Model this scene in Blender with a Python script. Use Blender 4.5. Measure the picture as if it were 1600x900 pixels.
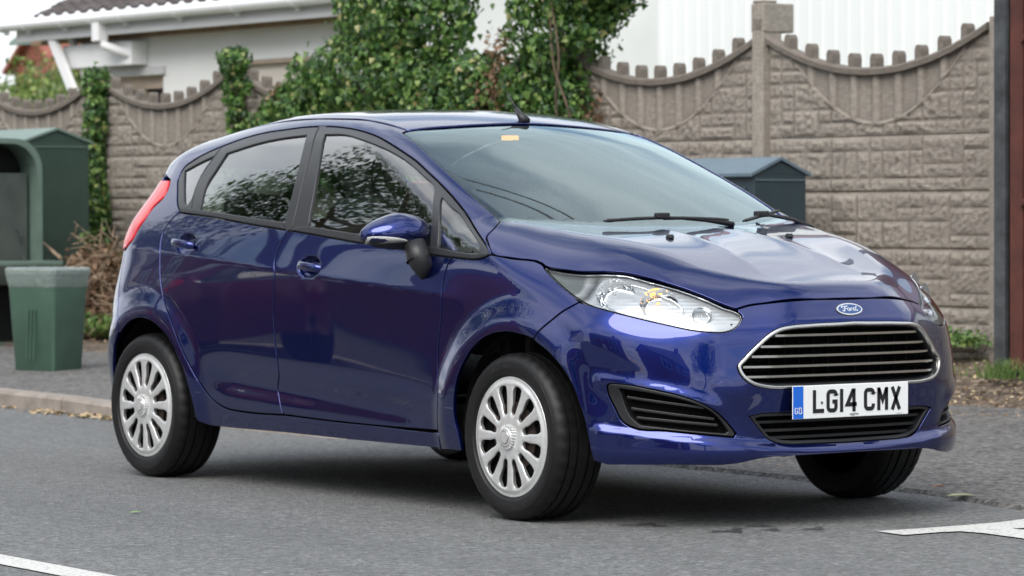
import bpy, bmesh, math, random
import numpy as np
from mathutils import Vector, Matrix, geometry
random.seed(7); np.random.seed(7)
for o in list(bpy.data.objects): bpy.data.objects.remove(o)
S=bpy.context.scene; COL=S.collection
rad=math.radians
# ------------------------------------------------------------ camera
cd=bpy.data.cameras.new('camera'); cam=bpy.data.objects.new('camera',cd); COL.objects.link(cam); S.camera=cam
cam.matrix_world=Matrix(((0.58967081,-0.01641991,0.80747677,11.97445635),(0.80763907,0.01537099,-0.58947677,-7.75550312),(-0.00273256,0.99974703,0.02232518,1.06156132),(0,0,0,1)))
cd.sensor_width=36; cd.lens=36*5358.5/1600; cd.clip_start=.1; cd.clip_end=2000
cd.dof.use_dof=True; cd.dof.focus_distance=10.7; cd.dof.aperture_fstop=7
# ------------------------------------------------------------ world, sun, exposure
SUN_EL,SUN_AZ=48,148      # high, softened by thin cloud
W=bpy.data.worlds.new('World'); S.world=W; W.use_nodes=True
nt=W.node_tree; N=nt.nodes; L=nt.links; N.clear()
wo=N.new('ShaderNodeOutputWorld'); bg=N.new('ShaderNodeBackground'); bg.inputs[1].default_value=.085
sky=N.new('ShaderNodeTexSky'); sky.sky_type='NISHITA'; sky.sun_disc=False; sky.sun_elevation=rad(SUN_EL); sky.sun_rotation=rad(SUN_AZ); sky.air_density=1.2; sky.dust_density=1.5
tc=N.new('ShaderNodeTexCoord'); sep=N.new('ShaderNodeSeparateXYZ'); L.new(tc.outputs['Generated'],sep.inputs[0])
zc=N.new('ShaderNodeMath'); zc.operation='ADD'; zc.inputs[1].default_value=.18; L.new(sep.outputs[2],zc.inputs[0])
zm=N.new('ShaderNodeMath'); zm.operation='MAXIMUM'; zm.inputs[1].default_value=.06; L.new(zc.outputs[0],zm.inputs[0])
dv=N.new('ShaderNodeVectorMath'); dv.operation='DIVIDE'; cmb=N.new('ShaderNodeCombineXYZ')
for i in range(3): L.new(zm.outputs[0],cmb.inputs[i])
L.new(tc.outputs['Generated'],dv.inputs[0]); L.new(cmb.outputs[0],dv.inputs[1])
cn=N.new('ShaderNodeTexNoise'); cn.inputs['Scale'].default_value=1.5; cn.inputs['Detail'].default_value=8; cn.inputs['Roughness'].default_value=.55; L.new(dv.outputs[0],cn.inputs[0])
cr=N.new('ShaderNodeValToRGB'); e=cr.color_ramp.elements; e[0].position=.36; e[0].color=(0,0,0,1); e[1].position=.50; e[1].color=(1,1,1,1); L.new(cn.outputs[0],cr.inputs[0])
cn2=N.new('ShaderNodeTexNoise'); cn2.inputs['Scale'].default_value=2.6; cn2.inputs['Detail'].default_value=7; L.new(dv.outputs[0],cn2.inputs[0])
cr2=N.new('ShaderNodeValToRGB'); e=cr2.color_ramp.elements; e[0].position=.34; e[0].color=(4.6,5.1,5.7,1); e[1].position=.66; e[1].color=(8.6,8.8,9.0,1); L.new(cn2.outputs[0],cr2.inputs[0])
mx=N.new('ShaderNodeMix'); mx.data_type='RGBA'; L.new(cr.outputs[0],mx.inputs[0]); L.new(sky.outputs[0],mx.inputs[6]); L.new(cr2.outputs[0],mx.inputs[7])
L.new(mx.outputs[2],bg.inputs[0]); L.new(bg.outputs[0],wo.inputs[0])
sl=bpy.data.lights.new('sun','SUN'); sl.energy=1.5; sl.angle=rad(46); sl.color=(1,.96,.90)
so=bpy.data.objects.new('sun',sl); COL.objects.link(so)
def sundir(el,az): return Vector((math.sin(rad(az))*math.cos(rad(el)),math.cos(rad(az))*math.cos(rad(el)),math.sin(rad(el))))
so.rotation_euler=sundir(SUN_EL,SUN_AZ).to_track_quat('Z','Y').to_euler()
S.view_settings.view_transform='Standard'; S.view_settings.look='None'; S.view_settings.exposure=1.2; S.view_settings.gamma=1
S.render.engine='CYCLES'
# ------------------------------------------------------------ materials
MATS={}
class NB:
    def __init__(s,name):
        s.m=bpy.data.materials.new(name); s.m.use_nodes=True; s.t=s.m.node_tree; s.t.nodes.clear()
        s.out=s.n('ShaderNodeOutputMaterial')
    def n(s,typ,**kw):
        x=s.t.nodes.new(typ)
        for k,v in kw.items():
            if hasattr(x,k): setattr(x,k,v)
        return x
    def l(s,a,b): s.t.links.new(a,b)
    def bsdf(s,**kw):
        b=s.n('ShaderNodeBsdfPrincipled'); 
        for k,v in kw.items():
            b.inputs[k.replace('_',' ')].default_value=(*v,1) if isinstance(v,tuple) and len(v)==3 else v
        s.l(b.outputs[0],s.out.inputs[0]); s.b=b; return b
    def coord(s,kind='Object',scale=None):
        c=s.n('ShaderNodeTexCoord').outputs[kind]
        if scale is not None:
            m=s.n('ShaderNodeMapping'); m.inputs['Scale'].default_value=scale; s.l(c,m.inputs[0]); c=m.outputs[0]
        return c
    def noise(s,vec,scale,detail=4,rough=.5,dist=0):
        x=s.n('ShaderNodeTexNoise'); x.inputs['Scale'].default_value=scale; x.inputs['Detail'].default_value=detail; x.inputs['Roughness'].default_value=rough; x.inputs['Distortion'].default_value=dist
        if vec is not None: s.l(vec,x.inputs['Vector'])
        return x.outputs[0]
    def ramp(s,fac,stops):
        r=s.n('ShaderNodeValToRGB'); els=r.color_ramp.elements
        while len(els)<len(stops): els.new(.5)
        for e_,(p,c) in zip(els,stops): e_.position=p; e_.color=(*c,1) if isinstance(c,tuple) else (c,c,c,1)
        s.l(fac,r.inputs[0]); return r.outputs[0]
    def mix(s,fac,a,b,mode='MIX'):
        x=s.n('ShaderNodeMix'); x.data_type='RGBA'; x.blend_type=mode
        for v,i in ((fac,0),(a,6),(b,7)):
            if isinstance(v,(int,float)): x.inputs[i].default_value=v if i==0 else (v,v,v,1)
            elif isinstance(v,tuple): x.inputs[i].default_value=(*v,1)
            else: s.l(v,x.inputs[i])
        return x.outputs[2]
    def math(s,op,a,b=0):
        x=s.n('ShaderNodeMath'); x.operation=op
        for v,i in ((a,0),(b,1)):
            if isinstance(v,(int,float)): x.inputs[i].default_value=v
            else: s.l(v,x.inputs[i])
        return x.outputs[0]
    def bump(s,h,strength=.3,dist=.01):
        x=s.n('ShaderNodeBump'); x.inputs['Strength'].default_value=strength; x.inputs['Distance'].default_value=dist; s.l(h,x.inputs['Height']); s.l(x.outputs[0],s.b.inputs['Normal']); return x
def simple(name,col,rough=.5,metal=0,coat=0,var=.0,vs=8,bump=0,bs=60,spec=.5,**kw):
    if name in MATS: return MATS[name]
    b=NB(name); b.bsdf(Base_Color=col,Roughness=rough,Metallic=metal,Coat_Weight=coat,**kw); b.b.inputs['Specular IOR Level'].default_value=spec
    if coat: b.b.inputs['Coat Roughness'].default_value=.03
    c=b.coord()
    if var:
        f=b.noise(c,vs,6,.6); lo=tuple(x*(1-var) for x in col); hi=tuple(min(1,x*(1+var)) for x in col)
        b.l(b.ramp(f,[(.3,lo),(.7,hi)]),b.b.inputs['Base Color'])
    if bump: b.bump(b.noise(c,bs,3,.6),bump,.004)
    MATS[name]=b.m; return b.m
# paint
b=NB('blue_paint'); b.bsdf(Metallic=.88,Roughness=.26,Coat_Weight=1.0,Coat_Roughness=.015,Coat_IOR=1.62)
lw=b.n('ShaderNodeLayerWeight'); lw.inputs[0].default_value=.35
fl=b.noise(b.coord('Object'),900,1,.5)
colr=b.mix(b.ramp(lw.outputs['Facing'],[(.0,0),(.9,1)]),(.0003,.0105,.130),(.0003,.0052,.045))
b.l(b.mix(b.math('MULTIPLY',fl,.35),colr,(.0015,.021,.21)),b.b.inputs['Base Color']); MATS['paint']=b.m
simple('trim_black',(.014,.0145,.016),.42,bump=.15,bs=900)
simple('frame_black',(.03,.031,.034),.28)
simple('gloss_black',(.008,.008,.009),.12)
simple('void_black',(.004,.004,.004),.8,spec=.1)
simple('under_black',(.012,.012,.012),.75,spec=.2)
simple('rubber',(.0065,.0065,.007),.5,bump=.25,bs=220,var=.25,vs=30,spec=.35)
simple('chrome',(.85,.86,.87),.09,1.0)
simple('satin_chrome',(.62,.61,.58),.25,1.0)
simple('reflector',(.80,.82,.84),.10,1.0)
simple('lamp_grey',(.10,.10,.105),.35)
simple('plate_white',(.82,.83,.82),.35)
simple('plate_blue',(.01,.13,.62),.4)
simple('plate_black',(.008,.008,.009),.5)
simple('white_enamel',(.8,.8,.8),.3)
simple('badge_blue',(.02,.07,.22),.15,.5,1)
simple('seat_fabric',(.055,.058,.064),.9,var=.3,vs=60)
simple('dash_plastic',(.03,.031,.034),.6,bump=.2,bs=500)
simple('headliner',(.50,.50,.49),.9)
simple('brake_iron',(.05,.035,.03),.6,.5,var=.4,vs=20)
simple('tail_red',(.55,.008,.016),.12,0,.25)
b=NB('wheel_silver'); b.bsdf(Metallic=.55,Roughness=.34,Coat_Weight=.4,Base_Color=(.60,.61,.61))
f=b.noise(b.coord(),14,7,.7); b.l(b.ramp(f,[(.35,(.60,.60,.59)),(.62,(.76,.77,.77))]),b.b.inputs['Base Color']); MATS['wheel_silver']=b.m
def glassmat(name,tint,refl=1.0,ior=1.5,rough=0.0,milk=0.0,gt=(1,1,1)):
    b=NB(name); tr=b.n('ShaderNodeBsdfTransparent'); tr.inputs[0].default_value=(*tint,1)
    gl=b.n('ShaderNodeBsdfGlossy'); gl.inputs['Roughness'].default_value=rough; gl.inputs[0].default_value=(*gt,1)
    fr=b.n('ShaderNodeFresnel'); fr.inputs[0].default_value=ior
    m=b.math('MULTIPLY',fr.outputs[0],refl); m=b.math('MINIMUM',m,1.0)
    ms=b.n('ShaderNodeMixShader'); b.l(m,ms.inputs[0]); 
    base=tr.outputs[0]
    if milk:
        df=b.n('ShaderNodeBsdfDiffuse'); df.inputs[0].default_value=(.75,.85,.86,1); m2=b.n('ShaderNodeMixShader'); m2.inputs[0].default_value=milk
        b.l(tr.outputs[0],m2.inputs[1]); b.l(df.outputs[0],m2.inputs[2]); base=m2.outputs[0]
    b.l(base,ms.inputs[1]); b.l(gl.outputs[0],ms.inputs[2]); b.l(ms.outputs[0],b.out.inputs[0]); MATS[name]=b.m; return b.m
glassmat('screen_glass',(.84,.94,.92),1.45,1.52,milk=.03,gt=(.80,.97,1.0))
glassmat('side_glass',(.62,.74,.69),2.7,1.55)
glassmat('lens_clear',(.93,.95,.96),1.2,1.5)
glassmat('lens_amber',(.95,.45,.12),1.2,1.5)
# ------------------------------------------------------------ object helpers
def put(o,label=None,cat=None,group=None,kind=None,parent=None):
    if parent is not None: o.parent=parent
    if label: o['label']=label
    if cat: o['category']=cat
    if group: o['group']=group
    if kind: o['kind']=kind
    return o
def empty(name,loc=(0,0,0),rz=0,**k):
    o=bpy.data.objects.new(name,None); COL.objects.link(o); o.location=loc; o.rotation_euler=(0,0,rz); o.empty_display_size=.1
    return put(o,**k)
def mesh(name,V,Fc,mat,parent=None,normals=None,smooth=False,mats=None,midx=None,**k):
    me=bpy.data.meshes.new(name); me.from_pydata([tuple(map(float,v)) for v in V],[],[tuple(int(i) for i in f) for f in Fc]); me.update()
    for m in (mats or [mat]): me.materials.append(MATS[m] if isinstance(m,str) else m)
    if midx is not None: me.polygons.foreach_set('material_index',midx)
    if smooth or normals is not None: me.polygons.foreach_set('use_smooth',[True]*len(me.polygons))
    if normals is not None: me.normals_split_custom_set_from_vertices([tuple(map(float,n)) for n in normals])
    o=bpy.data.objects.new(name,me); COL.objects.link(o); return put(o,parent=parent,**k)
class MB:
    """collects simple solids into one mesh"""
    def __init__(s): s.V=[]; s.F=[]; s.M=[]; s.mi=0
    def add(s,V,F):
        k=len(s.V); s.V+= [tuple(v) for v in V]; s.F+=[tuple(i+k for i in f) for f in F]; s.M+=[s.mi]*len(F); return s
    def box(s,c,d,rz=0,rot=None,taper=1.0):
        x,y,z=[q/2 for q in d]; V=[]
        R=rot if rot is not None else Matrix.Rotation(rz,3,'Z')
        for sz in (-1,1):
            t=taper if sz>0 else 1
            for sx,sy in ((-1,-1),(1,-1),(1,1),(-1,1)):
                V.append(Vector(c)+R@Vector((sx*x*t,sy*y*t,sz*z)))
        return s.add(V,[(3,2,1,0),(4,5,6,7),(0,1,5,4),(1,2,6,5),(2,3,7,6),(3,0,4,7)])
    def tube(s,pts,rs,n=8,cap=True):
        pts=[Vector(p) for p in pts]; rs=rs if hasattr(rs,'__len__') else [rs]*len(pts)
        V=[];F=[]; up=None
        for i,p in enumerate(pts):
            d=(pts[min(i+1,len(pts)-1)]-pts[max(i-1,0)]).normalized()
            if up is None: up=Vector((0,0,1)) if abs(d.z)<.9 else Vector((1,0,0))
            a=d.cross(up).normalized(); b_=a.cross(d).normalized(); up=b_
            for j in range(n):
                t=2*math.pi*j/n; V.append(p+(a*math.cos(t)+b_*math.sin(t))*rs[i])
        for i in range(len(pts)-1):
            for j in range(n): F.append((i*n+j,i*n+(j+1)%n,(i+1)*n+(j+1)%n,(i+1)*n+j))
        if cap: F.append(tuple(range(n))[::-1]); F.append(tuple((len(pts)-1)*n+j for j in range(n)))
        return s.add(V,F)
    def prism(s,poly,axis,a,b_):
        """poly: list of 2D pts extruded along axis from a to b"""
        def P(u,v,w): return {'x':(w,u,v),'y':(u,w,v),'z':(u,v,w)}[axis]
        n=len(poly); V=[P(u,v,a) for u,v in poly]+[P(u,v,b_) for u,v in poly]
        F=[(i,(i+1)%n,n+(i+1)%n,n+i) for i in range(n)]+[tuple(range(n))[::-1],tuple(range(n,2*n))]
        return s.add(V,F)
    def build(s,name,mat,parent=None,bevel=0,smooth=False,sub=0,mats=None,**k):
        o=mesh(name,s.V,s.F,mat,parent,smooth=smooth,mats=mats,midx=s.M if mats else None,**k)
        bm=bmesh.new(); bm.from_mesh(o.data); bmesh.ops.recalc_face_normals(bm,faces=bm.faces); bm.to_mesh(o.data); bm.free()
        if bevel:
            m=o.modifiers.new('bevel','BEVEL'); m.width=bevel; m.segments=2; m.limit_method='ANGLE'; m.angle_limit=rad(35)
        if sub:
            m=o.modifiers.new('sub','SUBSURF'); m.levels=sub; m.render_levels=sub
        return o
def cr_curve(P,n=6,closed=False):
    """centripetal-ish Catmull-Rom through points"""
    P=np.array(P,float); m=len(P); out=[]
    if m<3 and not closed: 
        return np.array([P[0]+(P[-1]-P[0])*t for t in np.linspace(0,1,n+1)])
    for i in range(m if closed else m-1):
        p0=P[(i-1)%m] if (closed or i>0) else 2*P[0]-P[1]
        p1=P[i]; p2=P[(i+1)%m]
        p3=P[(i+2)%m] if (closed or i+2<m) else 2*P[-1]-P[-2]
        d1=max(np.linalg.norm(p2-p1),1e-9); d0=max(np.linalg.norm(p1-p0),1e-9); d2=max(np.linalg.norm(p3-p2),1e-9)
        m1=(p2-p1)/d1-(p2-p0)/(d0+d1)+(p1-p0)/d0; m2=(p3-p2)/d2-(p3-p1)/(d1+d2)+(p2-p1)/d1
        m1=m1*d1; m2=m2*d1
        for t in np.linspace(0,1,n,endpoint=False):
            out.append((2*t**3-3*t*t+1)*p1+(t**3-2*t*t+t)*m1+(-2*t**3+3*t*t)*p2+(t**3-t*t)*m2)
    if not closed: out.append(P[-1])
    return np.array(out)
b=NB('housing'); b.bsdf(Metallic=.55,Roughness=.25)
x=b.n('ShaderNodeSeparateXYZ'); b.l(b.coord(),x.inputs[0])
b.l(b.ramp(b.math('ADD',b.math('MULTIPLY',x.outputs[0],1.0),-2.3),[(.43,(.20,.22,.21)),(.445,(.55,.56,.56)),(.475,(.10,.10,.10)),(.50,(.62,.63,.64))]),b.b.inputs['Base Color'])
wv=b.n('ShaderNodeTexWave'); wv.inputs['Scale'].default_value=26; wv.bands_direction='Z'; b.l(b.coord(),wv.inputs[0]); b.bump(wv.outputs['Fac'],.10,.002); MATS['housing']=b.m
b=NB('bowl_chrome'); b.bsdf(Metallic=1,Roughness=.08,Base_Color=(.86,.88,.9)); vr=b.n('ShaderNodeTexVoronoi'); vr.inputs['Scale'].default_value=38; b.l(b.coord(),vr.inputs['Vector']); b.bump(vr.outputs['Distance'],.55,.006); MATS['bowl_chrome']=b.m
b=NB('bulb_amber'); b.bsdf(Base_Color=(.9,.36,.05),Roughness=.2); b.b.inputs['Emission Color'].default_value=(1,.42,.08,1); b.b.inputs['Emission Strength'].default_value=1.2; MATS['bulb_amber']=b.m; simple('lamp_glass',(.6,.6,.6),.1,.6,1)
b=NB('repeater'); b.bsdf(Base_Color=(.55,.55,.53),Roughness=.12,Metallic=.3,Coat_Weight=1.0); MATS['repeater']=b.m
b=NB('dome_glow'); b.bsdf(Base_Color=(.9,.45,.05),Roughness=.4); b.b.inputs['Emission Color'].default_value=(1,.36,.03,1); b.b.inputs['Emission Strength'].default_value=.75; MATS['dome_glow']=b.m
simple('rubber_worn',(.018,.018,.018),.7)
b=NB('bag'); b.bsdf(Base_Color=(.52,.58,.57),Roughness=.28); t=b.n('ShaderNodeBsdfTransparent'); m=b.n('ShaderNodeMixShader'); m.inputs[0].default_value=.30; b.l(t.outputs[0],m.inputs[1]); b.l(b.b.outputs[0],m.inputs[2]); b.l(m.outputs[0],b.out.inputs[0]); b.bump(b.noise(b.coord(scale=(1,1,.4)),40,3),1.0,.02); MATS['bag']=b.m
# ------------------------------------------------------------ car surface
def card(xs):
    xs=np.asarray(xs,float); n=len(xs); h=np.diff(xs)
    A=np.zeros((n,n)); B=np.zeros((n,n)); A[0,0]=A[-1,-1]=1
    for i in range(1,n-1):
        A[i,i-1]=h[i-1]; A[i,i]=2*(h[i-1]+h[i]); A[i,i+1]=h[i]
        B[i,i-1]=6/h[i-1]; B[i,i]=-6/h[i-1]-6/h[i]; B[i,i+1]=6/h[i]
    M=np.linalg.solve(A,B)   # second derivs per unit data
    I=np.eye(n)
    def ev(x):
        x=np.clip(np.asarray(x,float),xs[0],xs[-1]); i=np.clip(np.searchsorted(xs,x)-1,0,n-2)
        hh=h[i]; a=(xs[i+1]-x)/hh; b=1-a
        a_,b_,h_=a[:,None],b[:,None],hh[:,None]
        return a_*I[i]+b_*I[i+1]+((a_**3-a_)*M[i]+(b_**3-b_)*M[i+1])*h_**2/6
    return ev
class S1:
    def __init__(s,pts):
        p=np.array(pts,float); s.e=card(p[:,0]); s.v=p[:,1]
    def __call__(s,x):
        x=np.asarray(x,float); return (s.e(x.ravel())@s.v).reshape(x.shape)
def sstep(a,b,x):
    t=np.clip((x-a)/(b-a),0,1); return t*t*t*(t*(6*t-15)+10)
PA=np.array([0.1106,0.312,-0.2172,-0.4728,0.3898,0.2119,0.7988,0.6828])
def rmax(a,b,R):
    return np.minimum(-R,np.maximum(a,b))+np.sqrt(np.maximum(a+R,0)**2+np.maximum(b+R,0)**2)
def rmin(a,b,R): return -rmax(-a,-b,R)
# ---- side half width table
ZJ=[.18,.35,.50,.65,.80,.92,1.00,1.10,1.25,1.40,1.55]
XI=[-.75,-.35,.10,.60,1.10,1.60,2.10,2.50,2.90,3.35]
TT=np.array([[0.7621,0.7826,0.7935,0.7949,0.782,0.7557,0.7305,0.6894,0.6126,0.5158,0.399],[0.7847,0.8098,0.8205,0.8219,0.8067,0.7839,0.7619,0.7102,0.6291,0.5427,0.4352],[0.7973,0.8295,0.8377,0.8378,0.8301,0.8078,0.7855,0.7412,0.6611,0.574,0.4714],[0.7999,0.835,0.8418,0.8416,0.8358,0.8164,0.7961,0.7592,0.6837,0.5957,0.4979],[0.8026,0.8383,0.8436,0.8433,0.837,0.8172,0.7987,0.7633,0.6918,0.6034,0.5052],[0.8057,0.8398,0.8443,0.8423,0.8332,0.814,0.7938,0.7576,0.6868,0.6017,0.4934],[0.8097,0.8395,0.8407,0.8361,0.8258,0.8063,0.7778,0.7362,0.6618,0.5798,0.4626],[0.814,0.8367,0.8334,0.8251,0.8112,0.7779,0.7351,0.6816,0.6046,0.5185,0.4226],[0.8164,0.8261,0.8118,0.7976,0.768,0.7172,0.6725,0.6176,0.5427,0.4579,0.3632],[0.802,0.8041,0.7881,0.7715,0.7386,0.6806,0.6427,0.5928,0.5209,0.4378,0.3443]])
TX=card(XI); TZ=card(ZJ)
def creaseZ(x): return .955-.073*(x+.5)
WB=2.489
def sideY(x,z):
    sh=x.shape; x=x.ravel(); z=z.ravel()
    y=((TX(x)@TT)*TZ(z)).sum(1)
    # shoulder crease
    t=z-creaseZ(x); amp=.011*sstep(-.75,-.2,x)*(1-sstep(2.0,2.35,x))
    y=y+amp*(np.exp(-np.sqrt(t*t+.006**2)/.09))
    # lower door sculpt
    zc=.42-.055*(x-.5)
    t=z-zc; amp=.014*sstep(.35,.75,x)*(1-sstep(1.75,2.15,x))
    y=y-amp*np.exp(-(t/.055)**2)
    # arches
    for cx,cz,r0,h in ((0,.30,.345,.020),(WB,.30,.350,.022)):
        rho=np.sqrt((x-cx)**2+(z-cz)**2*(1.0))
        y=y+h*(1-sstep(r0,r0+.15,rho))*sstep(.10,.25,z)
    for hx,hz in ((.290,.935),(1.215,.855)):   # door handle recesses
        rr=((x-hx)/.080)**2+((z-hz)/.046)**2
        y=y-.026*(1-sstep(.15,1.0,rr))
    return y.reshape(sh)
Xc=S1(list(zip([0.15,0.2,0.245,0.28,0.34,0.42,0.5,0.58,0.66,0.7,0.74,0.8,0.9,1.2],[3.2085,3.2449,3.2731,3.2744,3.2731,3.283,3.2987,3.3092,3.3093,3.2976,3.2761,3.2494,3.1987,3.0181])))
Xr=S1(list(zip([0.15,0.25,0.4,0.55,0.7,0.85,0.95,1.05,1.15,1.25,1.3,1.36,1.5],[-0.5348,-0.5839,-0.6184,-0.6295,-0.6205,-0.6022,-0.5895,-0.5709,-0.5351,-0.5421,-0.562,-0.5686,-0.534])))
Zc=S1(list(zip([-0.7,-0.5,-0.25,0.0,0.3,0.6,0.9,1.2,1.5,1.7,2.0],[1.2532,1.2954,1.3381,1.3787,1.424,1.4594,1.4633,1.4511,1.4415,1.411,1.3253])))
Hc=S1(list(zip([1.9,2.2,2.4,2.6,2.8,3.0,3.1,3.2,3.3,3.4],[1.0075,1.0146,0.9991,0.9764,0.9375,0.881,0.847,0.8196,0.7904,0.7519])))
Hk=S1(list(zip([1.9,2.2,2.5,2.8,3.1,3.3,3.4],[0.0227,-0.0379,0.0104,0.0153,0.1168,0.0599,0.0489])))
Rt=S1(list(zip([-0.7,-0.3,0.4,1.2,1.5,2.1,2.4,2.7,3.0,3.4],[0.0089,0.0459,0.0737,0.0832,0.0782,0.106,0.166,0.253,0.3312,0.3846])))
def F(P):
    P=np.asarray(P,float); x=P[...,0]; y=np.abs(P[...,1]); z=P[...,2]; sh=x.shape
    x=x.ravel();y=y.ravel();z=z.ravel()
    side=(y-sideY(x,z))*.97
    front=x-(Xc(z)-PA[0]*y*y-PA[1]*y**4)
    rear=(Xr(z)+PA[2]*y*y+PA[3]*y**4)-x
    hood=z-(Hc(x)-Hk(x)*y*y)
    cw=sstep(2.33,2.5,x)*(1-sstep(2.95,3.18,x))
    hood=hood-.0055*np.exp(-np.sqrt((y-(.135+.12*(x-2.42)))**2+.004**2)/.05)*cw-.0045*np.exp(-np.sqrt((y-(.615-.10*(x-2.3)))**2+.006**2)/.05)*cw
    Xw=2.367-(z-1.001)*2.2237+.03*np.sin(np.clip((z-1.0)/.39,0,1)*np.pi)-(.24+np.clip(z-1.02,-.1,.5)*.45)*y*y
    ws=(x-Xw)*.41
    roof=z-(Zc(x)-.075*y*y-.10*y**4)
    R=Rt(x)
    cab=rmax(ws,roof,.10)
    top=rmin(hood*.95,cab,.012)
    b=rmax(side,top,R)
    Rf=PA[4]+(PA[5]-PA[4])*sstep(.45,.85,z)
    b=rmax(b,front*.97,.05+(Rf-.05)*sstep(.12,.50,y))
    Rr=PA[6]+(PA[7]-PA[6])*sstep(.8,1.25,z)
    b=rmax(b,rear*.97,.05+(Rr-.05)*sstep(.15,.5,y))
    b=rmax(b,(.16-z)+0*x,.02)
    fw=sstep(2.86,2.93,x)
    zl=.268+.075*(y/.79)**2
    b=b-.020*fw*(1-sstep(-.022,.020,z-zl))*sstep(.13,.20,z)
    zf=.418+(y-.55)*.34
    b=b-.014*fw*sstep(.46,.56,y)*np.exp(-((z-zf)/.030)**2)
    return b.reshape(sh)

def grad(P,e=1e-3):
    E=np.eye(3)*e; n=len(P); Q=np.concatenate([P+E[i] for i in range(3)]+[P-E[i] for i in range(3)])
    f=F(Q).reshape(6,n); g=(f[:3]-f[3:]).T
    return g/np.maximum(np.linalg.norm(g,axis=1,keepdims=True),1e-9)
def cast(O,D,t0,t1,n=48,it=22):
    N_=len(O); ts=np.linspace(t0,t1,n); lo=np.full(N_,t0,float); hi=np.full(N_,t1,float); done=np.zeros(N_,bool); best=np.full(N_,9.); bt=np.zeros(N_); prev=F(O+D*t0)
    for k in range(1,n):
        a=~done
        if not a.any(): break
        f=np.full(N_,9.); f[a]=F(O[a]+D[a]*ts[k]); new=a&(f<=0)&(prev>0); lo[new]=ts[k-1]; hi[new]=ts[k]; done|=new
        m=a&(f<best); best[m]=f[m]; bt[m]=ts[k]; prev=np.where(a,f,prev)
    for _ in range(it):
        mid=(lo+hi)/2; ins=F(O+D*mid[:,None])<=0; hi=np.where(ins,mid,hi); lo=np.where(ins,lo,mid)
    t=np.where(done,(lo+hi)/2,bt); return O+D*t[:,None],done
class Dom:
    """planar projection: uv axes e1,e2, rays along d"""
    def __init__(s,e1,e2,d,t0=-2.2,t1=.6,c=(0,0,0)):
        f=lambda v: np.array(v,float)/np.linalg.norm(v)
        s.e1,s.e2,s.d=f(e1),f(e2),f(d); s.t=(t0,t1)
    def uv(s,P): P=np.array(P,float); return np.stack([P@s.e1,P@s.e2],-1)
    def cast(s,uv):
        O=uv[:,:1]*s.e1+uv[:,1:]*s.e2; D=np.broadcast_to(s.d,O.shape).copy(); return cast(O,D,*s.t)[0]
class Cyl:
    """radial projection about a vertical axis at x=ax; sgn +1 front, -1 rear"""
    def __init__(s,ax,sgn,R=1.08): s.ax,s.sg,s.R=ax,sgn,R
    def uv(s,P):
        P=np.array(P,float); th=np.arctan2(P[...,1],s.sg*(P[...,0]-s.ax)); return np.stack([th*s.R,P[...,2]],-1)
    def cast(s,uv):
        th=uv[:,0]/s.R; c=np.stack([s.sg*np.cos(th),np.sin(th),0*th],-1); O=np.stack([s.ax+0*th,0*th,uv[:,1]],-1)+c*1.7
        return cast(O,-c,0,1.6)[0]
SIDE=Dom((1,0,0),(0,0,1),(0,1,0),-1.1,-.3)
def obl(a): a=math.radians(a); s_,c_=math.sin(a),math.cos(a); return Dom((1,0,0),(0,s_,c_),(0,c_,-s_),-1.9,-.4)
OBL=obl(38)
TOP=Dom((1,0,0),(0,1,0),(0,0,-1),-1.7,-.9)
HD=Dom((.96,0,-.28),(0,1,0),(-.28,0,-.96),-2.2,-.6)
WSD=Dom((.80,0,-.60),(0,1,0),(-.60,0,-.80),-2.8,-1.2)
FR=Cyl(2.2,1); RR=Cyl(.5,-1)
REAR=Dom((0,1,0),(0,0,1),(1,0,0),-1.0,0)
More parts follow.
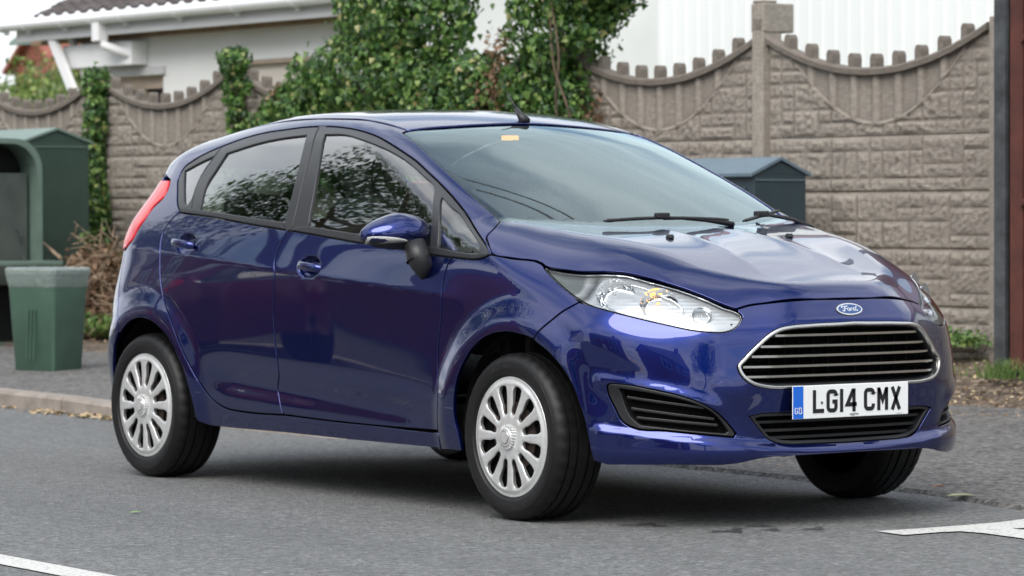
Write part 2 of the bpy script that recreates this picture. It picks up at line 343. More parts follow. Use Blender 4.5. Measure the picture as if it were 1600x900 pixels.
TR={"dlo_top":[[0.153,-0.763,1.063],[0.106,-0.747,1.092],[0.055,-0.717,1.143],[0.002,-0.676,1.211],[0.013,-0.658,1.244],[0.057,-0.649,1.267],[0.137,-0.637,1.297],[0.253,-0.623,1.326],[0.384,-0.609,1.354],[0.561,-0.6,1.376],[0.652,-0.599,1.381],[0.827,-0.592,1.39],[0.96,-0.591,1.39],[1.054,-0.594,1.385],[1.207,-0.608,1.37],[1.358,-0.623,1.343],[1.462,-0.636,1.314],[1.562,-0.647,1.282],[1.658,-0.656,1.248],[1.762,-0.672,1.204],[1.838,-0.683,1.171],[2.053,-0.72,1.063],[2.141,-0.744,1.013],[2.226,-0.771,0.969],[2.274,-0.784,0.942],[2.31,-0.793,0.918]],"dlo_bot":[[2.315,-0.797,0.911],[2.299,-0.802,0.905],[2.246,-0.808,0.895],[2.181,-0.811,0.897],[2.106,-0.813,0.901],[1.982,-0.815,0.909],[1.762,-0.813,0.93],[1.491,-0.81,0.951],[1.218,-0.806,0.976],[0.999,-0.802,0.995],[0.73,-0.795,1.016],[0.454,-0.782,1.041],[0.155,-0.765,1.061]],"belt_top":[[0.159,-0.755,1.081],[0.31,-0.766,1.071],[0.46,-0.774,1.061],[0.665,-0.783,1.046],[0.957,-0.793,1.024],[1.147,-0.797,1.009],[1.479,-0.802,0.982],[1.751,-0.805,0.957],[1.963,-0.807,0.938],[2.011,-0.807,0.934],[2.151,-0.806,0.919],[2.246,-0.802,0.914],[2.279,-0.798,0.918]],"quarter_glass":[[0.226,-0.649,1.285],[0.122,-0.658,1.258],[0.029,-0.668,1.228],[0.072,-0.697,1.182],[0.112,-0.721,1.143],[0.177,-0.751,1.091],[0.184,-0.752,1.089],[0.228,-0.692,1.208]],"rear_glass":[[0.319,-0.649,1.294],[0.437,-0.642,1.315],[0.568,-0.634,1.335],[0.701,-0.63,1.348],[0.869,-0.625,1.357],[0.915,-0.685,1.26],[0.958,-0.748,1.138],[0.974,-0.792,1.026],[0.86,-0.789,1.033],[0.663,-0.782,1.048],[0.483,-0.774,1.063],[0.308,-0.765,1.073],[0.288,-0.744,1.116],[0.273,-0.719,1.162],[0.294,-0.685,1.228]],"front_glass":[[0.999,-0.625,1.357],[1.129,-0.626,1.354],[1.278,-0.644,1.332],[1.408,-0.656,1.306],[1.529,-0.664,1.275],[1.646,-0.676,1.236],[1.75,-0.692,1.193],[1.835,-0.706,1.155],[1.894,-0.752,1.086],[1.925,-0.777,1.029],[1.955,-0.806,0.94],[1.75,-0.805,0.96],[1.478,-0.801,0.984],[1.146,-0.797,1.012],[1.119,-0.758,1.113],[1.07,-0.701,1.234]],"quarterlight":[[1.915,-0.723,1.113],[1.978,-0.733,1.081],[2.032,-0.735,1.058],[2.11,-0.755,1.013],[2.188,-0.777,0.973],[2.238,-0.791,0.942],[2.244,-0.801,0.918],[2.15,-0.805,0.921],[2.01,-0.806,0.936],[1.979,-0.779,1.018]],"fix_div":[[0.253,-0.623,1.326],[0.22,-0.657,1.27],[0.195,-0.687,1.214],[0.2,-0.726,1.142],[0.237,-0.763,1.071],[0.244,-0.77,1.056]],"bp_gap":[[0.91,-0.591,1.391],[0.96,-0.658,1.308],[1.004,-0.725,1.186],[1.033,-0.778,1.065],[1.04,-0.803,0.992]],"rd_rear":[[0.144,-0.764,1.061],[0.118,-0.773,1.041],[0.091,-0.783,1.015],[0.077,-0.793,0.99],[0.077,-0.802,0.964],[0.096,-0.822,0.898],[0.108,-0.83,0.837],[0.13,-0.837,0.766],[0.16,-0.843,0.716],[0.226,-0.853,0.641],[0.302,-0.858,0.547],[0.373,-0.854,0.464],[0.432,-0.843,0.395],[0.502,-0.833,0.338],[0.59,-0.828,0.306],[0.729,-0.827,0.295],[1.017,-0.829,0.296]],"bgap":[[1.01,-0.804,0.99],[0.991,-0.815,0.949],[0.975,-0.825,0.91],[0.971,-0.834,0.876],[0.984,-0.842,0.833],[0.982,-0.845,0.751],[0.977,-0.845,0.673],[0.984,-0.844,0.606],[0.993,-0.844,0.545],[1.001,-0.843,0.509],[1.005,-0.838,0.446],[0.979,-0.828,0.397],[0.996,-0.83,0.354],[1.021,-0.829,0.297]],"fd_front":[[2.106,-0.813,0.901],[2.091,-0.819,0.878],[2.083,-0.825,0.849],[2.077,-0.831,0.811],[2.079,-0.839,0.757],[2.075,-0.839,0.68],[2.064,-0.84,0.621],[2.057,-0.841,0.544],[2.072,-0.852,0.409],[2.053,-0.839,0.288]],"fd_bot":[[1.021,-0.829,0.297],[1.36,-0.828,0.289],[1.697,-0.827,0.286],[2.053,-0.839,0.288]],"sill_bot":[[0.389,-0.83,0.24],[0.607,-0.81,0.222],[0.954,-0.812,0.223],[1.429,-0.815,0.221],[2.021,-0.819,0.222],[2.204,-0.84,0.222]],"r_arch":[[0.389,-0.83,0.24],[0.386,-0.839,0.278],[0.377,-0.851,0.338],[0.343,-0.859,0.427],[0.287,-0.861,0.501],[0.228,-0.86,0.56],[0.157,-0.86,0.601],[0.085,-0.858,0.627],[0.0,-0.856,0.638],[-0.108,-0.853,0.618],[-0.186,-0.851,0.571],[-0.236,-0.847,0.52]],"f_arch":[[2.204,-0.84,0.222],[2.198,-0.852,0.281],[2.185,-0.86,0.334],[2.187,-0.864,0.406],[2.205,-0.862,0.482],[2.241,-0.86,0.537],[2.284,-0.858,0.583],[2.341,-0.855,0.62],[2.412,-0.851,0.642],[2.496,-0.847,0.648],[2.579,-0.843,0.638],[2.635,-0.841,0.62],[2.718,-0.839,0.579],[2.776,-0.829,0.529],[2.812,-0.818,0.478],[2.837,-0.811,0.423],[2.861,-0.802,0.355],[2.877,-0.793,0.27]],"fb_gap":[[2.786,-0.768,0.756],[2.764,-0.784,0.741],[2.736,-0.797,0.725],[2.689,-0.817,0.69],[2.643,-0.837,0.65],[2.624,-0.841,0.628]],"hood_side":[[2.207,-0.677,1.026],[2.234,-0.725,1.0],[2.243,-0.761,0.973],[2.275,-0.779,0.947],[2.321,-0.796,0.911],[2.418,-0.779,0.899],[2.548,-0.749,0.882],[2.566,-0.751,0.874],[2.651,-0.733,0.862],[2.725,-0.707,0.856],[2.805,-0.659,0.856],[2.862,-0.622,0.852],[2.926,-0.59,0.837],[2.991,-0.559,0.818],[3.048,-0.523,0.799],[3.103,-0.485,0.776],[3.155,-0.446,0.749],[3.186,-0.415,0.734]],"hood_front":[[3.186,-0.415,0.734],[3.197,-0.369,0.746],[3.223,-0.307,0.754],[3.259,-0.169,0.763],[3.264,-0.002,0.762]],"lamp":[[2.57,-0.754,0.87],[2.655,-0.736,0.857],[2.729,-0.71,0.851],[2.809,-0.663,0.852],[2.866,-0.625,0.848],[2.932,-0.595,0.831],[2.995,-0.562,0.814],[3.052,-0.526,0.795],[3.106,-0.488,0.772],[3.16,-0.449,0.743],[3.197,-0.414,0.724],[3.211,-0.409,0.711],[3.218,-0.423,0.692],[3.218,-0.448,0.671],[3.205,-0.487,0.659],[3.184,-0.524,0.66],[3.158,-0.558,0.664],[3.079,-0.63,0.685],[2.987,-0.693,0.709],[2.902,-0.735,0.73],[2.826,-0.758,0.748],[2.758,-0.766,0.775],[2.679,-0.766,0.812],[2.616,-0.761,0.844]],"ws":[[1.434,-0.562,1.356],[1.525,-0.579,1.326],[1.604,-0.59,1.296],[1.818,-0.626,1.204],[2.014,-0.653,1.115],[2.102,-0.66,1.074],[2.153,-0.663,1.049],[2.202,-0.674,1.029]],"ws_top":[[1.434,-0.562,1.356],[1.43,-0.528,1.364],[1.451,-0.426,1.371],[1.466,-0.32,1.379],[1.473,-0.207,1.385],[1.472,-0.086,1.39],[1.466,0.027,1.393]],"grille":[[3.303,-0.065,0.684],[3.3,-0.204,0.681],[3.292,-0.283,0.676],[3.285,-0.31,0.67],[3.276,-0.342,0.654],[3.262,-0.386,0.618],[3.248,-0.429,0.576],[3.242,-0.455,0.545],[3.249,-0.447,0.517],[3.265,-0.41,0.485],[3.274,-0.362,0.473],[3.284,-0.248,0.468],[3.292,-0.056,0.468]],"lowgrille":[[3.249,-0.408,0.378],[3.252,-0.366,0.332],[3.256,-0.337,0.303],[3.261,-0.299,0.289],[3.267,-0.234,0.282]],"fog":[[2.928,-0.759,0.479],[2.939,-0.754,0.487],[2.994,-0.726,0.484],[3.069,-0.677,0.469],[3.135,-0.622,0.451],[3.177,-0.574,0.429],[3.206,-0.527,0.399],[3.223,-0.486,0.36],[3.234,-0.456,0.322],[3.231,-0.465,0.311],[3.184,-0.553,0.321],[3.099,-0.647,0.333],[3.003,-0.717,0.344],[2.979,-0.731,0.358],[2.951,-0.747,0.409],[2.931,-0.758,0.455]],"fog_in":[[2.969,-0.739,0.469],[3.069,-0.677,0.454],[3.149,-0.606,0.431],[3.188,-0.555,0.406],[3.209,-0.518,0.376],[3.224,-0.481,0.331],[3.22,-0.489,0.324],[3.159,-0.586,0.334],[3.029,-0.7,0.351],[3.003,-0.717,0.376],[2.984,-0.729,0.418]],"lip_bot":[[2.926,-0.75,0.213],[3.106,-0.626,0.218],[3.224,-0.448,0.221],[3.246,-0.383,0.234],[3.256,-0.325,0.24]],"ledge":[[2.884,-0.79,0.339],[2.991,-0.724,0.335],[3.099,-0.647,0.318],[3.185,-0.553,0.297],[3.233,-0.462,0.281],[3.264,-0.287,0.273],[3.275,-0.069,0.267]],"brow":[[2.945,-0.752,0.515],[3.034,-0.704,0.504],[3.121,-0.637,0.478],[3.189,-0.562,0.449]],"tail_r":[[-0.063,-0.68,1.193],[-0.043,-0.698,1.165],[-0.045,-0.721,1.123],[-0.094,-0.74,1.082],[-0.121,-0.766,1.03],[-0.147,-0.781,0.994],[-0.165,-0.795,0.953],[-0.218,-0.794,0.916]],"rb_gap":[[-0.236,-0.79,0.91],[-0.248,-0.805,0.806],[-0.24,-0.822,0.702],[-0.201,-0.848,0.625],[-0.192,-0.85,0.579]],"hcr":[[2.421,-0.129,0.997],[2.852,-0.222,0.924],[3.129,-0.194,0.835]],"hcr2":[[2.321,-0.624,1.013],[2.547,-0.599,0.969],[2.746,-0.586,0.92]],"washer":[[2.658,-0.273,0.967]],"emblem":[[3.283,-0.004,0.728]],"hand_r":[[0.277,-0.817,0.932]],"hand_f":[[1.206,-0.839,0.85]],"slat":[[3.288,-0.321,0.645],[3.271,-0.371,0.609],[3.256,-0.411,0.576],[3.247,-0.444,0.545],[3.258,-0.426,0.513]],"circ":[[3.228,-0.503,0.476]],"bez":[[2.825,-0.716,0.799],[2.813,-0.699,0.822],[2.834,-0.669,0.835],[2.891,-0.631,0.831],[2.945,-0.605,0.818],[3.006,-0.585,0.793],[3.068,-0.561,0.762],[3.087,-0.56,0.745],[3.106,-0.575,0.716],[3.113,-0.592,0.691],[3.057,-0.64,0.701],[2.981,-0.688,0.722],[2.894,-0.729,0.744],[2.851,-0.728,0.771]],"bowls":[[2.89,-0.693,0.784],[3.028,-0.616,0.754],[3.145,-0.525,0.716]],"smoke":[[2.623,-0.75,0.855],[2.73,-0.717,0.845],[2.778,-0.754,0.781],[2.74,-0.76,0.791],[2.683,-0.758,0.821]],"ant":[[1.436,-0.015,1.401]],"wip1":[[2.347,-0.333,1.007],[2.335,-0.209,1.013],[2.334,-0.062,1.017],[2.339,0.111,1.014],[2.346,0.241,1.009]],"wip2":[[2.363,0.296,1.004],[2.281,0.449,1.022],[2.187,0.622,1.043]],"frit":[[1.548,-0.566,1.321],[1.675,-0.554,1.274],[1.91,-0.593,1.171],[2.105,-0.62,1.081],[2.196,-0.616,1.04]],"stk":[[1.971,-0.823,0.87],[1.929,-0.831,0.836]]}
def pip(P,poly):
    x,y=P[:,0][:,None],P[:,1][:,None]; a=poly; b=np.roll(poly,-1,0)
    c=((a[:,1]>y)!=(b[:,1]>y)); den=np.where(b[:,1]==a[:,1],1e-12,b[:,1]-a[:,1])
    xi=(b[:,0]-a[:,0])*(y-a[:,1])/den+a[:,0]
    return (np.sum(c&(x<xi),1)%2)==1
def bdist(P,polys):
    best=np.full(len(P),9.)
    for poly in polys:
        a=poly; b=np.roll(poly,-1,0); ab=b-a; l2=np.maximum((ab**2).sum(1),1e-12)
        t=np.clip(((P[:,None]-a)*ab).sum(2)/l2,0,1); d=np.linalg.norm(P[:,None]-(a+t[...,None]*ab),axis=2).min(1); best=np.minimum(best,d)
    return best
def area(p): return .5*np.sum(p[:,0]*np.roll(p[:,1],-1)-np.roll(p[:,0],-1)*p[:,1])
def dens(loop,h):
    out=[]; n=len(loop)
    for i in range(n):
        a,b=loop[i],loop[(i+1)%n]; L_=np.linalg.norm(b-a)
        if L_<1e-5: continue
        k=max(1,int(math.ceil(L_/h)))
        for j in range(k): out.append(a+(b-a)*j/k)
    out=np.array(out); keep=[0]
    for i in range(1,len(out)):
        if np.linalg.norm(out[i]-out[keep[-1]])>h*.12: keep.append(i)
    if np.linalg.norm(out[keep[-1]]-out[0])<h*.12: keep.pop()
    return out[keep]
def offs(loop,d):
    """shift every vertex by d to the left of travel (inside for CCW)"""
    a=np.roll(loop,1,0); b=np.roll(loop,-1,0); t1=loop-a; t2=b-loop
    t1/=np.maximum(np.linalg.norm(t1,axis=1,keepdims=True),1e-9); t2/=np.maximum(np.linalg.norm(t2,axis=1,keepdims=True),1e-9)
    n1=np.stack([-t1[:,1],t1[:,0]],1); n2=np.stack([-t2[:,1],t2[:,0]],1); n=n1+n2; ln=np.maximum(np.linalg.norm(n,axis=1,keepdims=True),.5); n/=ln
    c=np.maximum((n*n1).sum(1,keepdims=True),.55); return loop+n*d/c
def grid_patch(loops,h):
    """CDT of loops (first outer CCW, rest holes CW): returns uv, tris, ring index lists"""
    out=loops[0]; lo=out.min(0); hi=out.max(0)
    gx=np.arange(lo[0]+h*.5,hi[0],h); gy=np.arange(lo[1]+h*.5,hi[1],h*.87)
    G=np.array([(x+(h*.5 if k%2 else 0),y) for k,y in enumerate(gy) for x in gx]).reshape(-1,2)
    if len(G):
        m=pip(G,out)
        for l in loops[1:]: m&=~pip(G,l)
        G=G[m]
    if len(G): G=G[bdist(G,loops)>h*.45]
    V=[];E_=[];rings=[];k=0
    for l in loops:
        n=len(l); V+=[Vector((float(a),float(b_))) for a,b_ in l]; E_+=[(k+i,k+(i+1)%n) for i in range(n)]; rings.append(list(range(k,k+n))); k+=n
    V+=[Vector((float(a),float(b_))) for a,b_ in G]
    v,e_,f,ov,oe,of=geometry.delaunay_2d_cdt(V,E_,[],0,1e-7)
    v=np.array([tuple(q) for q in v]); mp={}
    for i,os_ in enumerate(ov):
        for o_ in os_: mp[o_]=i
    f=np.array([q for q in f if len(q)==3]); cen=v[f].mean(1); m=pip(cen,out)
    for l in loops[1:]: m&=~pip(cen,l)
    return v,f[m],[[mp[i] for i in r] for r in rings]
def surf(name,mat,mapfn,loops,h,gap=.002,rnd=.0025,depth=.014,parent=None,flip=False,mirror=False,rim=True,**k):
    """patch of a surface with rounded, turned-in edges; mapfn(uv)->P,N"""
    L2=[]
    for i,l in enumerate(loops):
        l=dens(np.array(l,float),h)
        if (area(l)>0)!=(i==0): l=l[::-1]
        L2.append(l)
    r0=[offs(l,gap+(rnd if rim else 0)) for l in L2]; r1=[offs(l,gap) for l in L2]
    v,f,rings=grid_patch(r0,h)
    P,Nn=mapfn(v); V=[P];NN=[Nn]; base=len(P); F_=[]
    a,b_,c=P[f[:,0]],P[f[:,1]],P[f[:,2]]; fn=np.cross(b_-a,c-a); bad=(fn*Nn[f[:,0]]).sum(1)<0; f[bad]=f[bad][:,::-1]
    F_=[tuple(t) for t in f]
    if rim:
        for ring,uv1 in zip(rings,r1):
            P1,N1=mapfn(uv1); n=len(ring); P0=P[ring];N0=Nn[ring]
            o=P1-P0; o-=(o*N0).sum(1,keepdims=True)*N0; o/=np.maximum(np.linalg.norm(o,axis=1,keepdims=True),1e-9)
            A=P0+o*rnd*.7-N0*rnd*.3; B_=P0+o*rnd-N0*rnd; C_=P0+o*rnd-N0*depth
            V+=[A,B_,C_]; NN+=[(N0+o)/1.4142,o,o]; rs=[ring]+[list(range(base+n*j,base+n*(j+1))) for j in range(3)]; base+=3*n
            for j in range(3):
                for i in range(n):
                    q=(rs[j][i],rs[j][(i+1)%n],rs[j+1][(i+1)%n],rs[j+1][i])
                    F_.append(q[::-1])
    V=np.concatenate(V);NN=np.concatenate(NN)
    if mirror: V=V*[1,-1,1]; NN=NN*[1,-1,1]; F_=[t[::-1] for t in F_]
    ob=mesh(name,V,F_,mat,parent,normals=None,smooth=True,**k)
    # orient rim quads by their normals, then set analytic normals
    me=ob.data
    if rim:
        bad=0; nq=0
        for p in me.polygons:
            if p.loop_total==4:
                nq+=1; bad+= 1 if p.normal.dot(Vector(NN[p.vertices[0]]+NN[p.vertices[2]]))<0 else 0
                if nq>60: break
        if bad>nq/2:
            bm=bmesh.new(); bm.from_mesh(me); bmesh.ops.reverse_faces(bm,faces=[q for q in bm.faces if len(q.verts)==4]); bm.to_mesh(me); bm.free()
            me.polygons.foreach_set('use_smooth',[True]*len(me.polygons))
    me.normals_split_custom_set_from_vertices([tuple(map(float,n)) for n in NN])
    return ob
def onbody(dom,off=0):
    def fn(uv):
        P=dom.cast(np.asarray(uv,float)); n=grad(P); return P-n*off,n
    return fn
def panel(name,mat,dom,loops,h=.022,off=0,**k):
    """loops are lists of 3-D points on the car surface"""
    return surf(name,mat,onbody(dom,off),[dom.uv(l) for l in loops],h,**k)
def path(*segs):
    """join smoothed segments: names (prefix - reverses) or point lists"""
    out=[]
    for s_ in segs:
        if isinstance(s_,str):
            r=s_[0]=='-'; P=TR[s_.lstrip('-')]; c=cr_curve(P,4); 
            if r: c=c[::-1]
        else: c=np.array(s_,float)
        out+=[tuple(q) for q in c]
    return out
def loopc(n,ang=34):
    P=np.array(TR[n]); m=len(P); cor=[]
    for i in range(m):
        a=P[i]-P[i-1]; b_=P[(i+1)%m]-P[i]; c=np.dot(a,b_)/(np.linalg.norm(a)*np.linalg.norm(b_)+1e-12)
        if math.degrees(math.acos(max(-1,min(1,c))))>ang: cor.append(i)
    if not cor: return [tuple(q) for q in cr_curve(P,4,True)]
    out=[]
    for a,b_ in zip(cor,cor[1:]+[cor[0]+m]):
        seg=[P[i%m] for i in range(a,b_+1)]; c=cr_curve(seg,4); 
        # small radius at each corner
        out+=list(c[:-1])
    return [tuple(q) for q in out]
def sub(n,i,j): return [tuple(q) for q in cr_curve(TR[n][i:j],4)]
def sym(P):
    """half outline (y<0, from centre line round to centre line) closed with its mirror"""
    P=list(P); return P+[(x,-y,z) for x,y,z in P[::-1]]
def surfpt(dom,uv): 
    P=dom.cast(np.array(uv,float).reshape(-1,2)); return P
# ------------------------------------------------------------ street frame: s runs left along the wall, q away from the road
SO=np.array([-1.49588,5.34575]); ST=np.array([-.99975,-.02235]); SN=np.array([-.02235,.99975]); SRZ=math.atan2(-ST[1],-ST[0])
def sq(s,q,z=0): p=SO+ST*s+SN*q; return (float(p[0]),float(p[1]),z)
# materials of the place
b=NB('asphalt'); b.bsdf(Roughness=.85); c=b.coord(); b.b.inputs['Specular IOR Level'].default_value=.35
vo=b.n('ShaderNodeTexVoronoi'); vo.inputs['Scale'].default_value=150; b.l(c,vo.inputs['Vector'])
big=b.noise(c,.9,5,.6); mid_=b.noise(c,7,5,.65)
base=b.mix(b.ramp(big,[(.3,0),(.7,1)]),(.135,.139,.139),(.178,.182,.181))
base=b.mix(b.ramp(mid_,[(.35,0),(.65,.5)]),base,(.088,.091,.092))
stone=b.mix(b.ramp(vo.outputs['Color'],[(.25,.0),(.9,1)]),base,(.25,.25,.245)); stone=b.mix(.42,base,stone)
vd=b.n('ShaderNodeTexVoronoi'); vd.inputs['Scale'].default_value=42; b.l(c,vd.inputs['Vector']); v3=b.n('ShaderNodeTexVoronoi'); v3.inputs['Scale'].default_value=62; b.l(c,v3.inputs['Vector']); stone=b.mix(.55,stone,b.ramp(v3.outputs['Color'],[(.12,(.10,.103,.102)),(.45,(.205,.21,.208)),(.8,(.32,.325,.32)),(1,(.54,.54,.53))])); gr=b.noise(c,55,4,.75); stone=b.mix(b.ramp(gr,[(.30,.5),(.5,0)]),stone,(.06,.062,.063)); gr2=b.noise(c,95,3,.7); stone=b.mix(b.ramp(gr2,[(.55,0),(.72,.7)]),stone,(.27,.27,.265)); sp=b.ramp(vd.outputs['Distance'],[(.05,1),(.09,0)]); rn=b.ramp(b.noise(c,21,2),[(.57,0),(.61,1)])
stone=b.mix(b.math('MULTIPLY',sp,rn),stone,(.50,.49,.46))
trk=b.noise(b.coord(scale=(.10,1.5,1)),1.0,4,.6); stone=b.mix(b.ramp(trk,[(.40,.22),(.62,0)]),stone,(.10,.102,.103)); ok=b.ramp(b.noise(c,1.6,6,.7,.4),[(.66,0),(.72,.55)]); stone=b.mix(ok,stone,(.045,.046,.048)); b.l(stone,b.b.inputs['Base Color'])
b.bump(b.math('ADD',v3.outputs['Distance'],vo.outputs['Distance']),.8,.012); MATS['asphalt']=b.m
b=NB('footway'); b.bsdf(Roughness=.9); c=b.coord(); vo=b.n('ShaderNodeTexVoronoi'); vo.inputs['Scale'].default_value=48; b.l(c,vo.inputs['Vector'])
base=b.ramp(b.noise(c,2.2,6,.65),[(.3,(.050,.048,.046)),(.55,(.078,.075,.071)),(.75,(.105,.10,.095))])
st_=b.mix(b.ramp(vo.outputs['Color'],[(.30,0),(.95,.8)]),base,(.24,.23,.22)); vd=b.n('ShaderNodeTexVoronoi'); vd.inputs['Scale'].default_value=26; b.l(c,vd.inputs['Vector'])
chip=b.math('MULTIPLY',b.ramp(vd.outputs['Distance'],[(.10,1),(.16,0)]),b.ramp(b.noise(c,12,2),[(.55,0),(.60,1)])); st_=b.mix(chip,st_,(.42,.38,.33))
b.l(st_,b.b.inputs['Base Color']); b.bump(b.math('ADD',vo.outputs['Distance'],b.noise(c,60,3)),.9,.008); MATS['footway']=b.m
b=NB('soil'); b.bsdf(Roughness=.95); c=b.coord(); vo=b.n('ShaderNodeTexVoronoi'); vo.inputs['Scale'].default_value=34; b.l(c,vo.inputs['Vector'])
base=b.ramp(b.noise(c,4,6,.7),[(.3,(.055,.038,.028)),(.5,(.12,.088,.066)),(.7,(.20,.155,.12))]); b.l(b.mix(b.ramp(vo.outputs['Color'],[(.55,0),(.95,.75)]),base,(.42,.33,.24)),b.b.inputs['Base Color'])
b.bump(b.math('ADD',vo.outputs['Distance'],b.noise(c,30,5,.7)),1.0,.03); MATS['soil']=b.m
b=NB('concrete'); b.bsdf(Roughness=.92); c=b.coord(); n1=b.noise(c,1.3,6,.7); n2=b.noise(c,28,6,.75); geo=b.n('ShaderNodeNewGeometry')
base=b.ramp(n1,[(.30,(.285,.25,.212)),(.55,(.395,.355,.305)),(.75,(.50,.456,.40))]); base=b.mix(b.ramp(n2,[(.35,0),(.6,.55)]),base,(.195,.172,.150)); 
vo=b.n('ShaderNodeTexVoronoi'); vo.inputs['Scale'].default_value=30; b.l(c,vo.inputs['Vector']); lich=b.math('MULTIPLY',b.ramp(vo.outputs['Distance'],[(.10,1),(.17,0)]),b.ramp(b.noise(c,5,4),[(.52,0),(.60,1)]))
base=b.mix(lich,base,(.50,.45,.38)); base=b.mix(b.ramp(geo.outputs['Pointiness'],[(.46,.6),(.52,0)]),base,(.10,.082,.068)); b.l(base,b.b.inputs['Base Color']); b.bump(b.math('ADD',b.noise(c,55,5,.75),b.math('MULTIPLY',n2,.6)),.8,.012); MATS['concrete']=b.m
simple('render_white',(.80,.80,.79),.85,var=.06,vs=1.2,bump=.15,bs=80)
simple('upvc',(.80,.80,.81),.35,var=.03)
simple('upvc2',(.62,.56,.50),.6)
simple('soffit',(.55,.55,.56),.5)
simple('fascia_brown',(.30,.20,.12),.8,var=.3)
simple('roof_tile',(.085,.070,.068),.8,var=.4,vs=6,bump=.3)
simple('timber_pale',(.42,.33,.26),.6,var=.15)
simple('window_dark',(.012,.013,.014),.08,spec=.6)
simple('cladding',(.80,.82,.82),.45,var=.03,vs=.6)
simple('roof_maroon',(.11,.030,.034),.5,var=.2,vs=2)
simple('brick_red',(.25,.085,.06),.85,var=.25,vs=4)
simple('cab_green',(.033,.060,.047),.42,var=.12,vs=5)
simple('cab_green_light',(.13,.19,.16),.45,var=.12,vs=7)
simple('cab_grey',(.065,.078,.071),.5,var=.2,vs=6)
simple('cab_slate',(.028,.048,.058),.42,var=.12,vs=5)
simple('cab_slate_roof',(.12,.17,.21),.38,var=.1)
simple('bin_green',(.062,.118,.088),.38,var=.14,vs=5)
simple('bag_film',(.55,.57,.58),.3,var=.15,vs=20)
simple('kerb_stone',(.26,.225,.195),.9,var=.25,vs=9,bump=.5,bs=60)
simple('steel_brown',(.085,.024,.017),.7,var=.35,vs=7,bump=.3)
simple('steel_grey',(.055,.060,.066),.75,var=.5,vs=9,bump=.5)
simple('bark',(.12,.085,.06),.95,var=.4,vs=14,bump=.6)
simple('twig',(.26,.19,.13),.95,var=.5,vs=20)
b=NB('road_paint'); b.bsdf(Roughness=.7,Base_Color=(.70,.70,.67)); c=b.coord(); w_=b.ramp(b.noise(c,70,5,.7),[(.36,(.20,.20,.195)),(.46,(.56,.555,.53))]); b.l(w_,b.b.inputs['Base Color']); b.bump(b.noise(c,200,3),.5,.004); MATS['road_paint']=b.m
def leafmat(name,stops,trans=.25,rough=.38):
    b=NB(name); g=b.n('ShaderNodeNewGeometry'); col=b.ramp(g.outputs['Random Per Island'],stops); b.bsdf(Roughness=rough); b.b.inputs['Specular IOR Level'].default_value=.45; b.l(col,b.b.inputs['Base Color'])
    t=b.n('ShaderNodeBsdfTranslucent'); b.l(b.mix(.5,col,(.12,.26,.03)),t.inputs[0]); m=b.n('ShaderNodeMixShader'); m.inputs[0].default_value=trans; b.l(b.b.outputs[0],m.inputs[1]); b.l(t.outputs[0],m.inputs[2]); b.l(m.outputs[0],b.out.inputs[0]); MATS[name]=b.m
leafmat('ivy_leaf',[(.0,(.016,.052,.016)),(.35,(.042,.105,.026)),(.68,(.10,.20,.045)),(.9,(.21,.33,.085)),(.97,(.32,.40,.14)),(1,(.42,.34,.16))])
leafmat('dry_leaf',[(.0,(.07,.038,.022)),(.5,(.16,.092,.055)),(1,(.34,.22,.14))],.1,.8)
leafmat('bush_leaf',[(.0,(.04,.07,.02)),(.5,(.12,.19,.04)),(.85,(.26,.34,.09)),(1,(.36,.36,.14))])
leafmat('tree_leaf',[(.0,(.010,.030,.010)),(.6,(.022,.06,.016)),(1,(.05,.11,.03))],.2)
leafmat('weed_leaf',[(.0,(.05,.10,.03)),(.6,(.13,.22,.06)),(1,(.26,.32,.10))])
leafmat('straw',[(.0,(.18,.12,.07)),(.5,(.40,.29,.17)),(1,(.58,.46,.30))],.1,.8)
# ---- ground sheets
def strip(name,rows,mat,kind='structure',smooth=False,nx=None,noise=0,parent=None,**k):
    """rows: list of polylines with equal counts"""
    V=[];F_=[]; n=len(rows[0])
    for r in rows: V+=list(r)
    for i in range(len(rows)-1):
        for j in range(n-1): F_.append((i*n+j,i*n+j+1,(i+1)*n+j+1,(i+1)*n+j))
    return mesh(name,V,F_,mat,parent,smooth=smooth,kind=kind,**k)
XS=[-70,-40,-25,-16,-12,-9,-7,-6,-5,-4.2,-3.4,-2.6,-2.0,-1.2,-.4,.4,1.2,2.0,2.6,3.2,4,5,7,10,16,30,60]
def ky(x): return 1.13 if x<1.0 else 1.13-.055*(x-1.0)-.012*min(4,(x-1.0))**2*(1 if x<9 else 1)
def kz(x): return .012+.078*(1-min(1,max(0,(x+4.4)/2.6)))
GR=simple('garden_ground',(.10,.12,.06),.95,var=.3,vs=2)
mesh('ground',[(-900,-900,-.02),(900,-900,-.02),(900,900,-.02),(-900,900,-.02)],[(0,1,2,3)],GR,kind='structure')
strip('road',[[(x,-6.30,0) for x in XS],[(x,ky(x)+.3,0) for x in XS]],'asphalt')
# kerb
def cross(x): 
    y=ky(x); z=kz(x); return [(x,y-.102,-.05),(x,y-.098,z-.015),(x,y-.083,z),(x,y+.025,z+.003),(x,y+.03,-.05)]
ks=[]
KX=[-70+.915*i for i in range(90)]; KX=[x for x in KX if x<-1.2]
kb=MB()
for a_,b_ in zip(KX[:-1],KX[1:]):
    A_,B_=cross(a_+.005),cross(b_-.005); V=A_+B_; kb.add(V,[(i,i+1,i+6,i+5) for i in range(4)]+[(0,1,2,3,4),(9,8,7,6,5)])
kb.build('kerb','kerb_stone',kind='structure')
